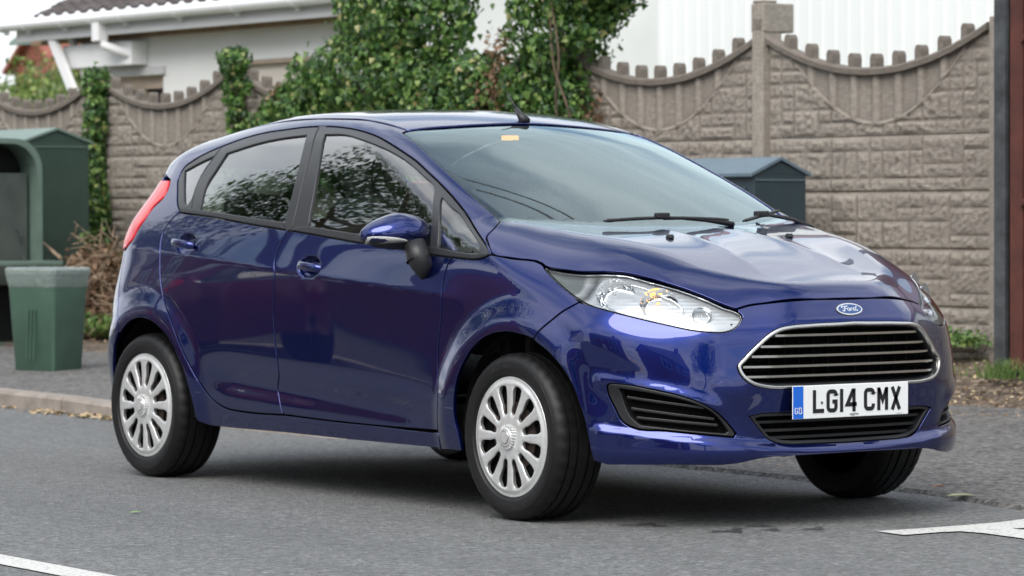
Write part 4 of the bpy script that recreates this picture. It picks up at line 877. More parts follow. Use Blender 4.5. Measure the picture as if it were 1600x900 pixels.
# rear bumper and tailgate
rbu=[(-.66,0,.72),(-.62,-.40,.735),(-.50,-.62,.80),(-.31,-.745,.90)]+[(-.236,-.79,.91)]+path('rb_gap')+[(-.236,-.847,.521),(-.262,-.845,.44),(-.275,-.84,.36),(-.28,-.83,.24),(-.45,-.70,.215),(-.60,-.40,.215),(-.62,0,.215)]
panel('rear_bumper','paint',RR,[sym(rbu)],h=.03,parent=car)
tg=[(-.44,0,1.315),(-.43,-.3,1.31),(-.40,-.48,1.30),(-.30,-.55,1.25),(-.20,-.585,1.20),(-.30,-.60,1.12),(-.36,-.64,1.05),(-.36,-.68,.97),(-.31,-.74,.90),(-.50,-.62,.80),(-.62,-.40,.735),(-.66,0,.72)]
tw=[(-.50,0,1.24),(-.46,-.40,1.23),(-.43,-.47,1.19),(-.50,-.52,1.02),(-.56,-.40,.985),(-.60,0,.98)]
tgt=panel('tailgate','paint',RR,[sym(tg),sym([tuple(q) for q in cr_curve(tw,4)])],h=.03,parent=car)
panel('rear_window','side_glass',RR,[sym([tuple(q) for q in cr_curve(tw,4)])],h=.05,off=.006,gap=-.006,rim=False,parent=tgt)
# grille: satin surround, slats, dark mesh
def infl(loop,d,dom=FR):
    u=dom.uv(loop); u=dens(u,.012); u=u if area(u)>0 else u[::-1]; return [tuple(q) for q in dom.cast(offs(u,d))]
gs=sym(grl); grille=panel('grille','satin_chrome',FR,[infl(gs,-.001),infl(gs,.011)],h=.01,off=-.006,gap=0,rnd=.0045,depth=.03,parent=car)
gb=infl(gs,-.004)
surf('grille_back','void_black',onbody(FR,.075),[FR.uv(gb)],.03,gap=-.002,rim=False,parent=grille)
panel('grille_wall','trim_black',FR,[infl(gs,.007),infl(gs,.0125)],h=.012,off=.006,gap=0,rnd=.001,depth=.075,parent=grille)
GU=FR.uv(infl(gs,.012)); GU=GU if area(GU)>0 else GU[::-1]
def slat(z0,depth_in,th,name,mat,par,poly,rise=.0,dp=.030):
    us=np.linspace(poly[:,0].min()-.01,poly[:,0].max()+.01,90); seg=np.stack([us,np.full(90,z0)],1); seg=seg[pip(seg,poly)]
    if len(seg)<4: return
    P=FR.cast(seg); V=[];Fq=[]; g=grad(P); g[:,2]=0; g/=np.linalg.norm(g,axis=1,keepdims=True)
    prof=[(0,-th*.5),(-.002,-th*.5-.001),(-dp,-th*.3),(-dp,th*.3),(-.003,th*.5),(0,th*.35)]
    for p,n_ in zip(P,g):
        for d_,dz in prof: V.append(tuple(p-n_*(depth_in-d_)+np.array([0,0,dz])))
    m_=len(prof)
    for i in range(len(seg)-1):
        for j in range(m_): Fq.append((i*m_+j,i*m_+(j+1)%m_,(i+1)*m_+(j+1)%m_,(i+1)*m_+j))
    Fq+=[tuple(range(m_)),tuple((len(seg)-1)*m_+j for j in range(m_))]
    return MB().add(V,Fq).build(name,mat,par)
for z0 in (.646,.610,.577,.543,.510):
    slat(z0,.014,.0085,'slat','satin_chrome',grille,GU,dp=.006)
    slat(z0-.001,.021,.012,'slat_backing','gloss_black',grille,GU,dp=.03)
rb=MB()
for k in range(-7,8):
    y_=k*.062; P=FR.cast(FR.uv([(3.25,y_,.56)]))[0]; rb.box((P[0]-.064,y_,.575),(.006,.005,.22),rz=-k*.02)
for z_ in (.628,.594,.560,.527,.494):
    rb.box((3.212,0,z_),(.004,.80,.004))
rb.build('grille_mesh','under_black',grille)
lg=sym(lgr); lgo=panel('lower_grille','trim_black',FR,[infl(lg,.0),infl(lg,.011)],h=.012,off=.004,gap=0,rnd=.003,depth=.07,parent=car)
surf('grille_back','void_black',onbody(FR,.07),[FR.uv(infl(lg,-.004))],.03,rim=False,parent=lgo)
LU=FR.uv(infl(lg,.010)); LU=LU if area(LU)>0 else LU[::-1]
for z0 in (.357,.328,.303): slat(z0,.022,.010,'slat','trim_black',lgo,LU,dp=.03)
# tow-eye cover: shallow disc seam in the bumper
P=TR['circ'][0]; uvc=FR.uv(P); cl=[tuple(uvc+.0225*np.array([math.cos(t),math.sin(t)])) for t in np.linspace(0,2*math.pi,40,endpoint=False)]
surf('tow_eye_cover','paint',onbody(FR,-.0012),[np.array(cl)],.008,gap=0,rnd=.0012,depth=.004,parent=bumper)
# ---- wheels
WR=.2885
def tyre_mesh():
    prof=[(.196,-.005),(.203,-.000),(.212,.004),(.2180,.0075),(.2195,.0100),(.232,.0128),(.250,.0150),(.2585,.0135),(.2595,.0115),(.262,.011),(.274,.004),(.281,-.006),(.2850,-.014),
          (.2868,-.022),(.2868,-.030),(.2796,-.031),(.2796,-.036),(.2876,-.037),(.2883,-.064),(.2805,-.065),(.2805,-.073),(.2885,-.074),
          (.2885,-.111),(.2805,-.112),(.2805,-.120),(.2883,-.121),(.2876,-.148),(.2796,-.149),(.2796,-.154),(.2868,-.155),(.2850,-.171),(.281,-.180),(.262,-.197),(.232,-.198),(.196,-.185)]
    n=144; V=[];F_=[]
    for i in range(n):
        t=2*math.pi*i/n
        for k,(r,y) in enumerate(prof):
            rr=r
            if k in (12,13,14,29,30) and i%4==0: rr-=.0045     # shoulder blocks
            if k in (17,18,25,26) and i%4==(k%2): rr-=.003
            if k in (10,11) and i%4==0: rr-=.002
            V.append((rr*math.cos(t),y,rr*math.sin(t)))
    m=len(prof)
    for i in range(n):
        for k in range(m-1): F_.append((i*m+k,i*m+k+1,((i+1)%n)*m+k+1,((i+1)%n)*m+k))
    return V,F_
def cover_map(uv):
    x,z=uv[:,0],uv[:,1]; r=np.hypot(x,z)
    def h(x,z):
        r=np.hypot(x,z); th=np.arctan2(z,x)
        y=-.004+.010*sstep(.205,.192,r)*0
        base=.015-.005*sstep(.04,.15,r)-.006*sstep(.180,.202,r)
        rib=np.cos(th*12)                       # 1 on the spoke centre
        w=sstep(.06,.095,r)*(1-sstep(.170,.190,r))
        base=base+w*.0045*(sstep(-.6,.9,rib)-1)
        base=base+.016*(1-sstep(.030,.040,r))   # hub boss
        return base
    e=6e-4
    P=np.stack([x,h(x,z),z],1); gx=(h(x+e,z)-h(x-e,z))/(2*e); gz=(h(x,z+e)-h(x,z-e))/(2*e)
    n=np.stack([-gx,np.ones_like(gx),-gz],1); return P,n/np.linalg.norm(n,axis=1,keepdims=True)
def spoke_hole(k):
    a=rad(30*k+15); pts=[]
    # slot between two spokes: narrow, rounded ends, wider outside
    for r,w in ((.080,-.005),(.088,-.0098),(.115,-.0130),(.14,-.0195),(.160,-.0225),(.172,-.0185),(.1775,-.008),(.1775,.008),(.172,.0185),(.160,.0225),(.14,.0195),(.115,.0130),(.088,.0098),(.080,.005)):
        pts.append((r*math.cos(a)-w*math.sin(a),r*math.sin(a)+w*math.cos(a)))
    return [tuple(q) for q in cr_curve(pts,3,True)]
circ=[(.2075*math.cos(t),.2075*math.sin(t)) for t in np.linspace(0,2*math.pi,120,endpoint=False)]
TV,TF=tyre_mesh()
def wheel(x,y,side,ph):
    w=empty('wheel',(x,y,WR),parent=car)
    if side>0: w.rotation_euler=(0,ph,0)          # outer face +y
    else: w.rotation_euler=(0,ph,math.pi)
    return w
def make_wheel(x,y,side,ph,proto=None):
    w=wheel(x,y,side,ph)
    if proto:
        for ch in proto.children:
            c=ch.copy(); COL.objects.link(c); c.parent=w
            c.matrix_parent_inverse=ch.matrix_parent_inverse
        return w
    mesh('tyre',TV,TF,'rubber',w,smooth=True)
    bm=bmesh.new(); bm.from_mesh(w.children[0].data); bmesh.ops.recalc_face_normals(bm,faces=bm.faces); bm.to_mesh(w.children[0].data); bm.free()
    w.children[0].data.polygons.foreach_set('use_smooth',[True]*len(w.children[0].data.polygons))
    md=w.children[0].modifiers.new('es','EDGE_SPLIT'); md.split_angle=rad(38)
    surf('wheel_cover','wheel_silver',cover_map,[circ]+[spoke_hole(k) for k in range(12)],.0050,gap=0,rnd=.0028,depth=.018,parent=w)
    hb=MB()
    for k in range(24):
        a=2*math.pi*k/24; R=Matrix.Rotation(-a,3,'Y')
        hb.box(R@Vector((.0375,.020,0)),(.010,.014,.0050),rot=R)
    hb.build('hub_fins','wheel_silver',w,bevel=.001)
    q=MB(); q.tube([(0,.024,0),(0,.0315,0),(0,.0325,0)],[.0245,.0245,.0225],32); q.build('hub_cap','satin_chrome',w,bevel=.001)
    q=MB(); q.tube([(0,.0325,0),(0,.0330,0)],[.0205,.0205],32); q.build('hub_disc','wheel_silver',w)
    # steel wheel and brake behind the cover
    q=MB(); q.tube([(0,-.02,0),(0,-.05,0)],[.19,.19],48); q.build('steel_disc','void_black',w)
    q=MB(); q.tube([(0,-.012,0),(0,-.019,0)],[.12,.12],36); q.build('brake_drum','brake_iron',w)
    q=MB(); q.tube([(.14,-.012,.12),(.155,.002,.135)],[.004,.004],8); q.build('valve','rubber',w)
    return w
w0=make_wheel(2.489,-.8335,-1,0)
make_wheel(0,-.8335,-1,rad(2),w0); make_wheel(2.489,.8335,1,.3,w0); make_wheel(0,.8335,1,.7,w0)
# ---- wheel housings, floor, sills
ub=MB()
for cx in (0,2.489):
    for sy in (-1,1):
        n=26; V=[];F_=[]; R_=.362
        for i in range(n+1):
            t=rad(-2)+rad(184)*i/n
            for yy in (.78,.56): V.append((cx+R_*math.cos(t),sy*yy,.30+R_*math.sin(t)*.98))
        for i in range(n): F_.append((2*i,2*i+1,2*i+3,2*i+2))
        ub.add(V,F_)
        ub.prism([(cx+.38*math.cos(rad(a)),.30+.38*math.sin(rad(a))) for a in range(4,177,12)],'y',sy*.50,sy*.56)
ub.box((1.25,0,.245),(1.62,1.56,.04)); ub.box((1.25,0,.30),(1.70,1.50,.10)); ub.box((-.30,0,.33),(.40,1.05,.14)); ub.box((2.98,0,.27),(.34,.86,.06)); ub.box((2.49,0,.30),(.9,1.0,.12)); ub.box((0,0,.33),(.9,1.0,.10))
ub.box((2.92,0,.50),(.06,1.1,.4)); ub.box((2.30,0,.60),(.06,1.45,.62))
ub.box((.55,0,.19),(1.1,.10,.06))
ub.build('underbody','under_black',car)
# inner skins behind the door gaps
for sy in (-1,1):
    q=MB(); q.box((.75,sy*.775,.60),(1.35,.012,.70)); q.box((1.75,sy*.775,.56),(.60,.012,.62)); q.box((2.15,sy*.74,.72),(.30,.012,.30)); q.build('door_lining','under_black',car)
# ---- cabin
def blob(name,c,d,mat,parent,rot=(0,0,0),pw=.35,k=None):
    bm=bmesh.new(); bmesh.ops.create_cube(bm,size=1); bmesh.ops.subdivide_edges(bm,edges=bm.edges,cuts=3,use_grid_fill=True)
    V=[]
    from mathutils import Euler
    R=Euler(rot).to_matrix()
    for v in bm.verts:
        p=v.co*2; n=p.normalized()*1.0; q=p.lerp(n*1.25,pw); v.co=R@Vector((q.x*d[0]/2,q.y*d[1]/2,q.z*d[2]/2))+Vector(c)
    me=bpy.data.meshes.new(name); bm.to_mesh(me); bm.free(); me.materials.append(MATS[mat]); me.polygons.foreach_set('use_smooth',[True]*len(me.polygons))
    o=bpy.data.objects.new(name,me); COL.objects.link(o); o.parent=parent; m=o.modifiers.new('s','SUBSURF'); m.levels=1; m.render_levels=1; return o
for sy in (-1,1):
    st=empty('front_seat',(1.25,sy*.36,.3),parent=car)
    blob('cushion',(.12,0,.18),(.52,.50,.20),'seat_fabric',st); blob('backrest',(-.20,0,.50),(.16,.50,.64),'seat_fabric',st,(0,rad(-14),0)); blob('headrest',(-.31,0,.90),(.10,.25,.19),'seat_fabric',st,(0,rad(-8),0))
st=empty('rear_seat',(.35,0,.3),parent=car)
blob('cushion',(.12,0,.20),(.50,1.25,.20),'seat_fabric',st); blob('backrest',(-.20,0,.47),(.16,1.22,.52),'seat_fabric',st,(0,rad(-18),0))
for y_ in (-.36,.36): blob('headrest',(-.30,y_,.77),(.09,.24,.13),'seat_fabric',st)
q=MB(); q.prism([(1.86,.90),(1.95,.955),(2.10,.965),(2.34,.955),(2.36,.55),(1.98,.55)],'y',-.66,.66); q.build('dashboard','dash_plastic',car,bevel=.02)
sw=empty('steering_wheel',(1.72,-.36,.90),parent=car)
ring=[(.185*math.sin(t)*math.sin(rad(25))*-1,.185*math.cos(t),.185*math.sin(t)*math.cos(rad(25))) for t in np.linspace(0,2*math.pi,40)]
q=MB(); q.tube(ring,.014,8,cap=False); q.build('rim','dash_plastic',sw,smooth=True)
q=MB(); q.tube([(0,-.18,0),(.03,-.05,0),(.03,.05,0),(0,.18,0)],[.012,.03,.03,.012],8); q.tube([(.05,0,0),(.25,0,-.10)],.03,8); q.build('spokes','dash_plastic',sw,smooth=True)
# headliner and pillar trims follow the roof
def inner(uv): P=TOP.cast(uv); n=grad(P); return P-n*.035,-n
hl_=[(1.38,-.50),(1.2,-.51),(.85,-.515),(.3,-.51),(-.2,-.47),(-.38,-.42),(-.38,.42),(-.2,.47),(.3,.51),(.85,.515),(1.2,.51),(1.38,.50)]
surf('headliner','headliner',inner,[np.array(hl_)],.06,rim=False,parent=car)
q=MB(); q.tube([(1.36,0,1.335),(1.40,0,1.30)],[.01,.01],8); q.box((1.40,0,1.275),(.02,.24,.06),rz=0); q.build('rear_view_mirror','dash_plastic',car,bevel=.01)
q=MB(); q.box((1.355,-.01,1.343),(.035,.06,.018)); q.build('dome_lamp','dome_glow',car,bevel=.004)
# ---- door mirrors
def door_mirror(sg,par):
    mr=empty('door_mirror',(0,0,0),parent=car)
    c=Vector((1.862,.893,.988)); V=[];Fq=[];nu,nv=28,18
    def pt(a,b_):
        # a around (y,z), b from front pole to back rim
        sx=math.cos(b_); s_=math.sin(b_); ca,sa=math.cos(a),math.sin(a)
        ry=.128*(abs(ca)**.9)*math.copysign(1,ca)*s_; rz=(.070 if sa>0 else .062)*(abs(sa)**.85)*math.copysign(1,sa)*s_
        tp=1-.30*max(0,ry/.128)                 # tapers towards the outer tip
        x=.085*sx if sx>0 else .035*sx
        return c+Vector((x-.20*ry,ry,rz*tp+.05*ry*0-.012*max(0,ry/.128)))
    for i in range(nv+1):
        b_=math.pi*(i/nv)
        for j in range(nu): V.append(pt(2*math.pi*j/nu,b_))
    for i in range(nv):
        for j in range(nu): Fq.append((i*nu+j,i*nu+(j+1)%nu,(i+1)*nu+(j+1)%nu,(i+1)*nu+j))
    mi=[0 if (V[f[0]].z-c.z)>-.030+.0*V[f[0]].y and (V[f[0]].x-c.x)>-.045 else 1 for f in Fq]
    if sg<0:
        V=[Vector((v.x,-v.y,v.z)) for v in V]; Fq=[f[::-1] for f in Fq]
    mesh('shell',V,Fq,None,mr,smooth=True,mats=['paint','trim_black'],midx=mi)
    # side repeater lens on the outer front edge
    V=[];Fq=[];n=14
    for i in range(n+1):
        a_=i/n; yy=.118-.128*a_; top=-.006-.024*a_**2; bot=-.031-.003*a_
        for zz in (top,bot):
            # solve shell x at this y,z
            ry=yy/.128; rz=zz/(.062*(1-.30*max(0,ry))+1e-6); k=max(0,1-min(.98,abs(ry)**2.0+abs(rz)**2.1)); x=.085*math.sqrt(k)-.20*yy+.0025
            V.append(c+Vector((x,yy+.002,zz-.012*max(0,ry))))
    for i in range(n): Fq.append((2*i,2*i+1,2*i+3,2*i+2))
    V=[Vector((v.x,v.y*sg,v.z)) for v in V]
    o=mesh('repeater',V,Fq,'repeater',mr,smooth=True); m=o.modifiers.new('s','SOLIDIFY'); m.thickness=.003
    q=MB(); q.tube([(1.93,.853*sg,.950),(1.955,.850*sg,.900),(1.963,.838*sg,.868),(1.955,.832*sg,.842),(1.945,.828*sg,.820)],[.040,.043,.041,.026,.004],14); o=q.build('stalk','trim_black',mr,smooth=True)
    q=MB(); q.tube([(1.951,.8505*sg,.893),(1.9525,.8502*sg,.889)],[.0445,.0445],14); q.build('stalk_seam','void_black',mr)
    return mr
door_mirror(-1,None); door_mirror(1,None)
# ---- wipers, washer jets, aerial
def wiper(px,arm):
    w=empty('wiper',(0,0,0),parent=car)
    B_=[Vector(p)+Vector((.012,0,.020)) for p in cr_curve(px,5)]
    q=MB(); q.tube(B_,[.004]+[.007]*(len(B_)-2)+[.004],6); q.build('blade','trim_black',w,smooth=True)
    q=MB(); q.tube([Vector(a) for a in arm],[.011,.009,.007,.006][:len(arm)],6); q.build('arm','trim_black',w,smooth=True)
    m=B_[len(B_)//2]; q=MB(); q.box(m+Vector((.004,0,.008)),(.03,.055,.022)); q.build('clip','trim_black',w,bevel=.005)
wiper(TR['wip1'],[(2.362,.26,1.012),(2.350,.15,1.028),(2.345,.03,1.036),(2.345,-.05,1.034)])
wiper(TR['wip2'],[(2.345,.66,.995),(2.30,.60,1.030),(2.26,.52,1.045),(2.255,.47,1.042)])
for sy in (-1,1):
    P=TOP.cast(np.array([(2.658,sy*.273)]))[0]
    q=MB(); q.box((P[0],P[1],P[2]+.006),(.030,.022,.014),taper=.7); q.build('washer_jet','trim_black',car,bevel=.003)
P=TOP.cast(np.array([(1.41,0.0)]))[0]
ae=empty('aerial',tuple(P),parent=car)
q=MB(); q.tube([(.03,0,-.006),(-.005,0,.022),(-.03,0,.045)],[.022,.013,.008],12); q.build('base','trim_black',ae,smooth=True)
q=MB(); q.tube([(-.028,0,.042),(-.085,0,.108)],[.005,.0025],8); q.build('mast','trim_black',ae,smooth=True)
# cowl strip between bonnet and screen
q=MB(); n=24; V=[];Fq=[]
for i in range(n+1):
    y_=-.66+1.32*i/n; a=abs(y_)/.66; x0=2.378-.150*a**2.1
    for dx,dz in ((-.09,-.012),(-.02,-.006),(.03,-.05)):
        V.append((x0+dx,y_,1.0+.024*a*a+dz+.0))
for i in range(n):
    for j in range(2): Fq.append((3*i+j,3*i+j+1,3*i+j+4,3*i+j+3))
q.add(V,Fq).build('cowl','under_black',car,smooth=True)
# ---- writing made of strokes
def ribbon(mb,pts,w,z=0,closed=False,depth=.0012):
    P=np.array(pts,float); n=len(P); t=np.gradient(P,axis=0) if not closed else (np.roll(P,-1,0)-np.roll(P,1,0))
    Lr=[];
    for i in range(n):
        a=P[i]-P[i-1] if i>0 or closed else P[1]-P[0]; b_=P[(i+1)%n]-P[i] if i<n-1 or closed else P[-1]-P[-2]
        a/=max(np.linalg.norm(a),1e-9); b_/=max(np.linalg.norm(b_),1e-9); m=np.array([-(a+b_)[1],(a+b_)[0]]); m/=max(np.linalg.norm(m),1e-9); c=max(np.dot(m,[-a[1],a[0]]),.45)
        ww=w[i] if hasattr(w,'__len__') else w
        Lr.append((P[i]+m*ww/2/c,P[i]-m*ww/2/c))
    V=[];F_=[]
    for l,r_ in Lr: V+=[(l[0],l[1],z),(r_[0],r_[1],z),(l[0],l[1],z+depth),(r_[0],r_[1],z+depth)]
    for i in range(n if closed else n-1):
        j=(i+1)%n
        F_+=[(4*i+2,4*i+3,4*j+3,4*j+2),(4*i,4*i+2,4*j+2,4*j),(4*i+1,4*j+1,4*j+3,4*i+3)]
    if not closed: F_+=[(0,1,3,2),(4*n-4,4*n-2,4*n-1,4*n-3)]
    mb.add(V,F_)
def arc(cx,cy,rx,ry,a0,a1,n=8): return [(cx+rx*math.cos(rad(a0+(a1-a0)*i/n)),cy+ry*math.sin(rad(a0+(a1-a0)*i/n))) for i in range(n+1)]
GL={ # 50 x 79 characters, centre lines of a 14-wide stroke
'L':[[(7,79),(7,7),(50,7)]],
'G':[[(43,56),(43,60)]+arc(31,60,12,12,0,90)+arc(19,60,12,12,90,180)+arc(19,19,12,12,180,270)+arc(31,19,12,12,270,360)+[(43,37),(27,37)]],
'1':[[(7,79),(7,0)]],
'4':[[(38,0),(38,79)],[(35,76),(7,25),(50,25)]],
'C':[[(43,55),(43,60)]+arc(31,60,12,12,0,90)+arc(19,60,12,12,90,180)+arc(19,19,12,12,180,270)+arc(31,19,12,12,270,360)+[(43,24)]],
'M':[[(7,0),(7,79)],[(7,76),(25,34),(43,76)],[(43,79),(43,0)]],
'X':[[(8,0),(42,79)],[(8,79),(42,0)]],
'B':[[(7,5),(7,74),(28,74)]+arc(28,58,13,16,90,-90)+[(7,42)],[(7,42),(29,42)]+arc(29,23.5,16,18.5,90,-90)+[(7,5)]]}
pl=empty('number_plate',(3.309,-.013,.3655),parent=car); pl.rotation_euler=(rad(90),0,rad(90))   # local x -> +y, local y -> up
def pbox(name,x0,y0,x1,y1,z0,z1,mat,bev=.003):
    q=MB(); q.box(((x0+x1)/2,(y0+y1)/2,(z0+z1)/2),(x1-x0,y1-y0,z1-z0)); return q.build(name,mat,pl,bevel=bev)
pbox('plate',-.26,0,.26,.111,-.004,0,'plate_white',.002)
pbox('blue_band',-.2585,.0015,-.2135,.1095,-.0005,.0006,'plate_blue',0)
q=MB(); x=-.172
for ch in 'LG14':
    for st_ in GL[ch]: ribbon(q,[(x+a*.00098,.018+b_*.00098) for a,b_ in st_],.0137,.0004)
    x+=(.0137+.0115) if ch=='1' else .0605
x+=.022
for ch in 'CMX':
    for st_ in GL[ch]: ribbon(q,[(x+a*.00098,.018+b_*.00098) for a,b_ in st_],.0137,.0004)
    x+=.0605
q.build('characters','plate_black',pl)
q=MB(); x=-.2530
for ch in 'GB':
    for st_ in GL[ch]: ribbon(q,[(x+a*.00030,.017+b_*.00028) for a,b_ in st_],.0022,.0008)
    x+=.0178
q.build('country_letters','white_enamel',pl)
q=MB()
for k in range(9): q.box((.012+k*.0045-.018,.0095,.0006),(.0030,.004,.0006))
for k in range(5): q.box((.012+k*.003-.010,.0045,.0006),(.002,.0015,.0006))
q.build('maker_mark','lamp_grey',pl)
q=MB()
for k in range(8): q.box((.205+k*.0035,.0045,.0006),(.0022,.0012,.0006))
q.build('standard_mark','lamp_grey',pl)
q=MB(); q.tube([(-.132,.052,.0),(-.132,.052,.002)],[.005,.0045],14); q.build('screw_cap','lamp_grey',pl)
q=MB(); q.box((0,.055,-.018),(.44,.085,.026)); q.build('plinth','trim_black',pl)
# raised lettering on the tyre walls
GL.update({'A':[[(5,0),(25,79),(45,0)],[(12,26),(38,26)]],'T':[[(25,0),(25,79)],[(3,74),(47,74)]],'I':[[(7,0),(7,79)]]})
def wall_text(a0):
    q=MB()
    for txt in ('ALTIMAX',):
        a=a0
        for ch in txt:
            m2=MB()
            for st_ in GL[ch]: ribbon(m2,[((p-25)*.00026,(r_-40)*.00022) for p,r_ in st_],.0026,0,depth=.0006)
            t=rad(a)
            for v_ in m2.V: pass
            # local x of the wheel runs backwards when seen from outside, so lay letters with -x
            V=[]
            for lx,ly,lz in m2.V:
                r_=.2425+ly; th=t-lx/.2425; V.append((-r_*math.cos(th),.0142+lz,r_*math.sin(th)))
            q.add(V,m2.F); a-=4.4 if ch!='I' else 3.0
    return q
for o in [c for c in car.children if c.name.startswith('wheel') and c.type=='EMPTY']:
    for a0 in (112,292): wall_text(a0).build('sidewall_lettering','rubber_worn',o)
# oval badge
Pb=FR.cast(np.array([(0,.727)]))[0]; gbn=grad(Pb[None])[0]
bd=empty('badge',tuple(Pb),parent=car); bd.rotation_euler=(rad(90)-math.asin(gbn[2])*1.0,0,rad(90))
def oval(rx,ry,z0,z1,name,mat,n=48,bev=0):
    q=MB(); q.prism([(rx*math.cos(t),ry*math.sin(t)) for t in np.linspace(0,2*math.pi,n,endpoint=False)],'z',z0,z1); return q.build(name,mat,bd,bevel=bev)
oval(.060,.0245,-.02,.002,'bezel','lamp_grey'); oval(.057,.0225,0,.004,'chrome_oval','chrome',bev=.001); oval(.0515,.0180,0,.0046,'blue_oval','badge_blue')
q=MB(); sc=.00098
def scr(pts,w=1.0): 
    c=cr_curve([(a,b_) for a,b_ in pts],5); ribbon(q,[(a*sc,b_*sc) for a,b_ in c],.0022*w,.0046,depth=.0008)
scr([(-33,3),(-36,8),(-31,11),(-22,9),(-12,10),(-7,12)],1.5); scr([(-20,9),(-23,1),(-27,-7),(-33,-8),(-34,-4)],1.6); scr([(-27,1),(-20,2),(-13,1)],1.1)
scr([(-6,3),(-11,1),(-11,-5),(-6,-7),(-1,-3),(-2,2),(-6,3)],1.3); scr([(-2,1),(4,2)],.9)
scr([(5,3),(4,-2),(3,-7)],1.5); scr([(4,-1),(8,3),(12,3)],1.2)
scr([(24,2),(18,3),(14,-2),(17,-7),(23,-4),(26,2)],1.3); scr([(33,11),(28,3),(26,-4),(30,-7),(35,-4)],1.5)
q.build('script','chrome',bd)
# ------------------------------------------------------------ kerbside cabinets
def gable_cab(name,s,q0,q1,z0,ze,zr,ln,mat,roofmat,label,door=True):
    r_=empty(name,sq(s+ln/2,(q0+q1)/2,z0),label=label,cat='cabinet'); inv=Matrix.Translation(-r_.location)
    def fin(o): o.matrix_parent_inverse=inv; return o
    q=MB(); sbox(q,s,s+ln,q0,q1,z0,ze); qm=(q0+q1)/2
    q.add([sq(s,q0,ze),sq(s,q1,ze),sq(s,qm,zr-.012),sq(s+ln,q0,ze),sq(s+ln,q1,ze),sq(s+ln,qm,zr-.012)],[(0,1,2),(5,4,3)]); fin(q.build('body',mat,r_,bevel=.006))
    q=MB(); t=.018; o_=.03
    sl_=(zr-ze)/(qm-q0)
    for sgn,qa in ((-1,q0-o_),(1,q1+o_)):
        za=ze-sl_*o_
        q.add([sq(s-.012,qa,za),sq(s+ln+.02,qa,za),sq(s+ln+.02,qm,zr),sq(s-.012,qm,zr),sq(s-.012,qa,za+t),sq(s+ln+.02,qa,za+t),sq(s+ln+.02,qm,zr+t),sq(s-.012,qm,zr+t)],[(0,1,2,3),(7,6,5,4),(0,4,5,1),(1,5,6,2),(2,6,7,3),(3,7,4,0)])
    fin(q.build('roof',roofmat,r_))
    q=MB(); sbox(q,s-.006,s,q0+.01,q1-.01,ze-.035,ze-.028); fin(q.build('lip',roofmat,r_))
    q=MB(); dn=2; dw=(ln-.10)/dn
    for k in range(dn): sbox(q,s+.06+k*dw,s+.04+(k+1)*dw,q0-.012,q0,z0+.10,ze-.07)
    fin(q.build('door',mat,r_,bevel=.004))
    q=MB(); 
    for k in range(dn):
        for j in range(6): sbox(q,s+.12+k*dw,s+dw-.02+k*dw,q0-.017,q0-.012,z0+.2+j*.025,z0+.21+j*.025)
    fin(q.build('vent',roofmat,r_))
    q=MB(); sbox(q,s-.03,s+ln+.03,q0-.03,q1+.03,z0-.15,z0+.02); fin(q.build('plinth','concrete',r_))
    return r_
gable_cab('street_cabinet',8.77,-1.07,-.53,.17,1.575,1.665,1.3,'cab_green','cab_green_light','tall dark green street cabinet with a shallow gabled top behind the bin')
gable_cab('street_cabinet',1.17,-.73,-.34,.22,1.265,1.345,1.0,'cab_slate','cab_slate_roof','blue grey street cabinet behind the windscreen in front of the concrete wall')
# round-topped open cabinet at the far left
oc=empty('open_cabinet',sq(8.6,-1.5,.1),label='green round topped cabinet at the left edge with its end left open',cat='cabinet'); inv=Matrix.Translation(-oc.location)
def fin(o): o.matrix_parent_inverse=inv; return o
prof=[(-1.36,.12),(-1.36,1.36)]+[(-1.36-.20*(1-math.cos(rad(a))),1.36+.22*math.sin(rad(a))) for a in (15,30,45,60,75,90)]+[(-2.45,1.60),(-2.45,.12)]
def qprism(mb,pr,s0,s1,inner=None):
    n=len(pr); V=[sq(s0,a,b_) for a,b_ in pr]+[sq(s1,a,b_) for a,b_ in pr]
    mb.add(V,[(i,(i+1)%n,n+(i+1)%n,n+i) for i in range(n)]); return n
q=MB(); n=qprism(q,prof,8.00,9.3); V=[sq(9.3,a,b_) for a,b_ in prof]; q.add(V,[tuple(range(n))]); 
ins=[(a+( .035 if a<-2 else -.035),b_-.035 if b_>1 else b_+.03) for a,b_ in prof]
V=[sq(8.0,a,b_) for a,b_ in prof]+[sq(8.0,a,b_) for a,b_ in ins]; q.add(V,[(i,(i+1)%n,n+(i+1)%n,n+i) for i in range(n)]); qprism(q,ins[::-1],8.0,8.25)
fin(q.build('shell','cab_green_light',oc))
q=MB(); qprism(q,[(a*.0+a,b_) for a,b_ in ins],8.24,8.26); V=[sq(8.24,a,b_) for a,b_ in ins]; q.add(V,[tuple(range(n))]); fin(q.build('inner_back','under_black',oc))
q=MB(); sbox(q,8.10,8.14,-1.80,-1.42,.55,1.34); dr=fin(q.build('inner_door','cab_grey',oc,bevel=.01))
q=MB()
for a in range(2):
    for b_ in range(4): sbox(q,8.09,8.10,-1.79+.035*a,-1.765+.035*a,1.22-b_*.032,1.24-b_*.032)
o=q.build('vent','cab_green_light',dr)
q=MB(); q.tube([sq(8.08,-1.52,.95),sq(8.06,-1.50,.90),sq(8.08,-1.48,.84)],.008,6); q.build('handle','steel_grey',dr)
q=MB(); q.tube([sq(8.08,-1.47,.76),sq(8.06,-1.47,.72),sq(8.08,-1.47,.62)],.008,6); q.build('handle','steel_grey',dr)
q=MB(); sbox(q,7.75,8.0,-2.45,-1.34,.695,.725); fin(q.build('shelf','cab_green_light',oc,bevel=.004))
q=MB()
for k in range(9): sbox(q,8.12,8.2,-2.4,-1.85,.62+k*.08,.66+k*.08)
fin(q.build('equipment','cab_grey',oc))
